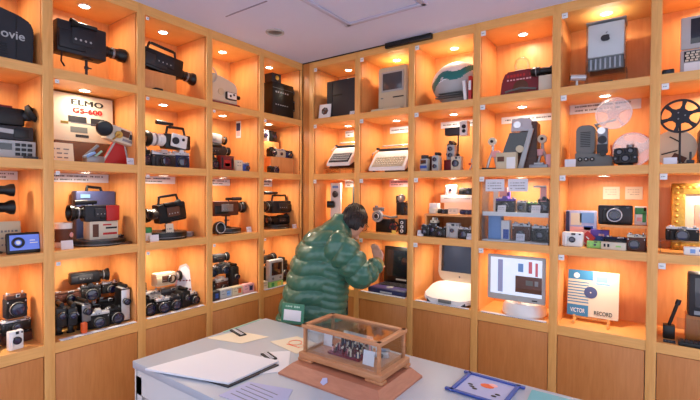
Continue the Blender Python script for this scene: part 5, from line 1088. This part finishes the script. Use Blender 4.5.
for v in t_.verts: 
    x, y, z = v.co; k = 1 - .18 * max(0, -z); v.co = HC + hm @ Vector((x * .076 * k, y * .095 * k, z * .115))
g._merge(t_, 'skin')
g.sph(HP(0, .1, -.02), (.014, .014, .018)); g.rod(HP(0, .088, .012), HP(0, .104, -.022), .008)      # nose
g.sph(HP(0, .078, -.085), (.026, .02, .02)); g.sph(HP(.0, .088, -.055), (.022, .01, .007))              # chin, lips
for s_ in (-1, 1):
    g.sph(HP(s_ * .077, -.005, -.012), (.010, .010, .010)); g.rod(HP(s_ * .079, -.004, .018), HP(s_ * .077, .004, -.028), .011); g.sph(HP(s_ * .03, .08, .005), (.013, .010, .008))
limb(g, [HP(0, -.02, -.05), Q(.19, .075, 1.27)], [.05, .05])
sp = [Q(.0, 0, .86), Q(.03, .01, 1.0), Q(.09, .04, 1.16), Q(.16, .06, 1.20)]
limb(g, sp, [.13, .12, .12, .075])
rs, ls = Q(.165, -.09, 1.185), Q(.13, .15, 1.185)
re, rw = Q(.33, -.13, .985), Q(.455, -.01, 1.06)
le, lw = Q(.26, .19, 1.0), Q(.37, .17, .985)
limb(g, [sp[3], rs, re, rw], [.055, .05, .042, .028]); limb(g, [sp[3], ls, le, lw], [.06, .055, .043, .028])
def hand(wr, dirv, side, curl=.5):
    K = .86
    dirv = dirv.normalized(); side = side.normalized(); pal = dirv.cross(side).normalized(); c = wr + dirv * .05
    for k in range(5): g.sph(wr + dirv * (.015 + .017 * k), (.026, .026, .026)) if k < 1 else None
    for k in range(4):
        o0 = side * (-.027 + .018 * k); limb(g, [wr + dirv * .01 + o0 * .7, wr + dirv * .085 + o0], [.014, .0125], None, 10)
        L_ = [.062, .072, .067, .052][k]; p = wr + dirv * .078 + o0; a = dirv.copy(); pts = [p]
        for s_ in range(3): a = (a + pal * curl * (.25 + .25 * s_)).normalized(); p = p + a * L_ * K * (.45, .32, .25)[s_]; pts.append(p)
        limb(g, pts, [.0095, .009, .0085, .0075], None, 10)
    p = wr + dirv * .03 - side * .026; limb(g, [p, p + dirv * .03 - side * .022 + pal * .01, p + dirv * .058 - side * .02 + pal * .022], [.012, .010, .0085], None, 10)
hand(rw, (Q(.435, .04, 1.16) - rw), -RV * .6 + DV * .4, .8)
hand(lw, RV * .9 + DV * .1, DV, .4)
hipR, hipL = O + RT * .095 + Vector((0, 0, .84)), O - RT * .095 + Vector((0, 0, .84))
legs = []
for hp, sg in ((hipR, 1), (hipL, -1)):
    kn = O + RT * .105 * sg + FW * (.02 if sg > 0 else .05) + Vector((0, 0, .46)); an = O + RT * .11 * sg + FW * (-.06 if sg > 0 else .03) + Vector((0, 0, .085)); legs.append((hp, kn, an))
    limb(g, [sp[0], hp, kn, an], [.1, .078, .058, .04]); limb(g, [an, an + FW * .16 + Vector((0, 0, -.045))], [.036, .026])
evaluated(g, 'body', .0055, 4)
# trousers
g = MB('trousers')
limb(g, [O + Vector((0, 0, .82)), O + Vector((0, 0, .79))], [.11, .11])
for hp, kn, an in legs: limb(g, [hp - Vector((0, 0, .05)), kn, an + Vector((0, 0, .02))], [.09, .08, .07])
evaluated(g, 'trousers', .009, 6)
for hp, kn, an in legs:
    g = MB('shoe'); limb(g, [Vector((an.x, an.y, .05)) - FW * .03, Vector((an.x, an.y, .045)) + FW * .08, Vector((an.x, an.y, .038)) + FW * .17], [.048, .045, .036]); 
    for v in g.bm.verts: v.co.z = max(v.co.z, .001)
    f = evaluated(g, 'shoe', .008, 3)
# jacket torso by rings
rows_ = [(.680, -.012, .238, .19), (.72, -.01, .243, .195), (.80, .007, .238, .195), (.94, .031, .226, .2), (1.065, .045, .208, .205), (1.15, .068, .20, .21), (1.22, .09, .185, .20), (1.275, .115, .15, .165), (1.32, .15, .105, .125), (1.355, .18, .072, .085), (1.38, .195, .066, .078), (1.395, .20, .062, .074)]
def interp(z):
    for a, b_ in zip(rows_, rows_[1:]):
        if z <= b_[0]: k = (z - a[0]) / (b_[0] - a[0]); return [a[i] + (b_[i] - a[i]) * k for i in (1, 2, 3)]
    return list(rows_[-1][1:])
g = MB('jacket'); t_ = bmesh.new(); rings = []; n = 96; NZ = 150
for j in range(NZ + 1):
    z = .680 + (1.395 - .680) * j / NZ; c, a, b_ = interp(z); ring = []
    for k in range(n):
        th = 2 * math.pi * k / n; ct, st = math.cos(th), math.sin(th)
        e = 2.4; rr = (abs(ct) ** e + abs(st) ** e) ** (-1 / e)
        side = (ct > .22 and st < .3)                            # narrow quilting on the near side panel
        sag = .016 * math.sin(2 * th + .7) + .006 * math.sin(5 * th) + (.05 * ct)
        per = .098
        if side and z < 1.1: per = .049
        ph = ((z + sag * 1) / per) % 1.0
        pf = (abs(math.sin(math.pi * ph)) ** .36)
        amp = .030 if per > .06 else .016
        if z > 1.34: amp *= .5
        wr = .0008 * math.sin(th * 23 + z * 60) * math.sin(z * 31 + th * 3) + .0008 * math.sin(th * 31 - z * 70)
        off = -amp + amp * pf + wr * (1 if pf > .3 else 0) + (.01 if j < 4 else 0)
        P = Q(c + (a * rr + off) * ct, c * .45 + (b_ * rr + off) * st, z + .03 * st * 0 + .015 * ct * (1.3 - z))
        ring.append(t_.verts.new(P))
    rings.append(ring)
for A, B in zip(rings, rings[1:]):
    for k in range(n): t_.faces.new((A[k], A[(k + 1) % n], B[(k + 1) % n], B[k]))
t_.faces.new(rings[0][::-1]); t_.faces.new(rings[-1])
g._merge(t_, 'jacket')
def sleeve(pts, rad, per=.085, amp=.026, seed=0):
    # smooth path through the joints, puffed rings
    P = [Vector(p) for p in pts]; S = []; N = 90
    L_ = [0]
    for a, b_ in zip(P, P[1:]): L_.append(L_[-1] + (b_ - a).length)
    def at(s):
        s = max(0, min(L_[-1], s))
        for i in range(len(P) - 1):
            if s <= L_[i + 1]: k = (s - L_[i]) / (L_[i + 1] - L_[i]); return P[i].lerp(P[i + 1], k), rad[i] + (rad[i + 1] - rad[i]) * k
        return P[-1], rad[-1]
    t_ = bmesh.new(); rings = []; nn = 40; ref = None
    for j in range(N + 1):
        s = L_[-1] * j / N; c = sum((at(s + o_ * .02)[0] for o_ in (-2, -1, 0, 1, 2)), Vector()) / 5; r = at(s)[1]
        tg = (sum((at(s + o_ * .02 + .01)[0] for o_ in (-2, -1, 0, 1, 2)), Vector()) / 5 - c)
        if tg.length < 1e-5: tg = P[-1] - P[-2]
        tg.normalize(); x = (ref - tg * ref.dot(tg)).normalized() if ref else tg.orthogonal().normalized(); ref = x; y = tg.cross(x)
        ring = []
        for k in range(nn):
            th = 2 * math.pi * k / nn; ph = ((s + .008 * math.sin(2 * th + seed)) / per) % 1; pf = abs(math.sin(math.pi * ph)) ** .38
            rr = r - amp + amp * pf + .003 * math.sin(th * 9 + s * 80)
            ring.append(t_.verts.new(c + x * rr * math.cos(th) + y * rr * math.sin(th)))
        rings.append(ring)
    for A, B in zip(rings, rings[1:]):
        for k in range(nn): t_.faces.new((A[k], A[(k + 1) % nn], B[(k + 1) % nn], B[k]))
    t_.faces.new(rings[0][::-1]); t_.faces.new(rings[-1]); g._merge(t_, 'jacket')
sleeve([Q(.12, -.08, 1.19), Q(.20, -.12, 1.16), re, rw - (rw - re).normalized() * .012], [.115, .118, .098, .055])
sleeve([Q(.10, .12, 1.19), Q(.15, .15, 1.16), le, lw - (lw - le).normalized() * .01], [.10, .10, .08, .05])
J = evaluated(g, 'jacket', .0045, 1)
g = MB('jacket_lining'); g.tube([Q(.235, -.03, z) for z in (.70, .8, .9, 1.0)], .006); f = g.build('zip', person); f.location = -Vector((O.x, O.y, 0))
g = MB('fur'); d0 = (rw - re).normalized(); g.rod(rw - d0 * .03, rw + d0 * .004, .046, None, 18, .042); f = g.build('cuff', person); f.location = -Vector((O.x, O.y, 0))
# hair
g = MB('hair'); t_ = bmesh.new(); bmesh.ops.create_uvsphere(t_, u_segments=72, v_segments=48, radius=1); rg = random.Random(2)
dl = []
for v in t_.verts:
    x, y, z = v.co
    if (y > .55 and z < .55) or (z < -.42 and y > -.25) or (y > .12 and z < .05) or z < -.72: dl.append(v); continue
    k = 1 + .035 * math.sin(38 * math.atan2(x, y) + 5 * z) + .02 * rg.uniform(-1, 1); v.co = HC + hm @ Vector((x * .091 * k, y * .112 * k - .006, z * .128 * k + .006))
bmesh.ops.delete(t_, geom=dl, context='VERTS')
g._merge(t_, 'hair'); f = g.build('hair', person); f.location = -Vector((O.x, O.y, 0))
so = f.modifiers.new('thick', 'SOLIDIFY'); so.thickness = .012; so.offset = -1
g = MB('black')
for s_ in (-1, 1): g.rod(HP(s_ * .078, -.01, .008), HP(s_ * .068, .1, .01), .0025); g.ring(HP(s_ * .033, .104, .0), .022, .002, None, tuple(math.degrees(a) for a in Matrix((hs, hu, -hd)).transposed().to_euler()), 20, 6)
f = g.build('glasses', person); f.location = -Vector((O.x, O.y, 0))
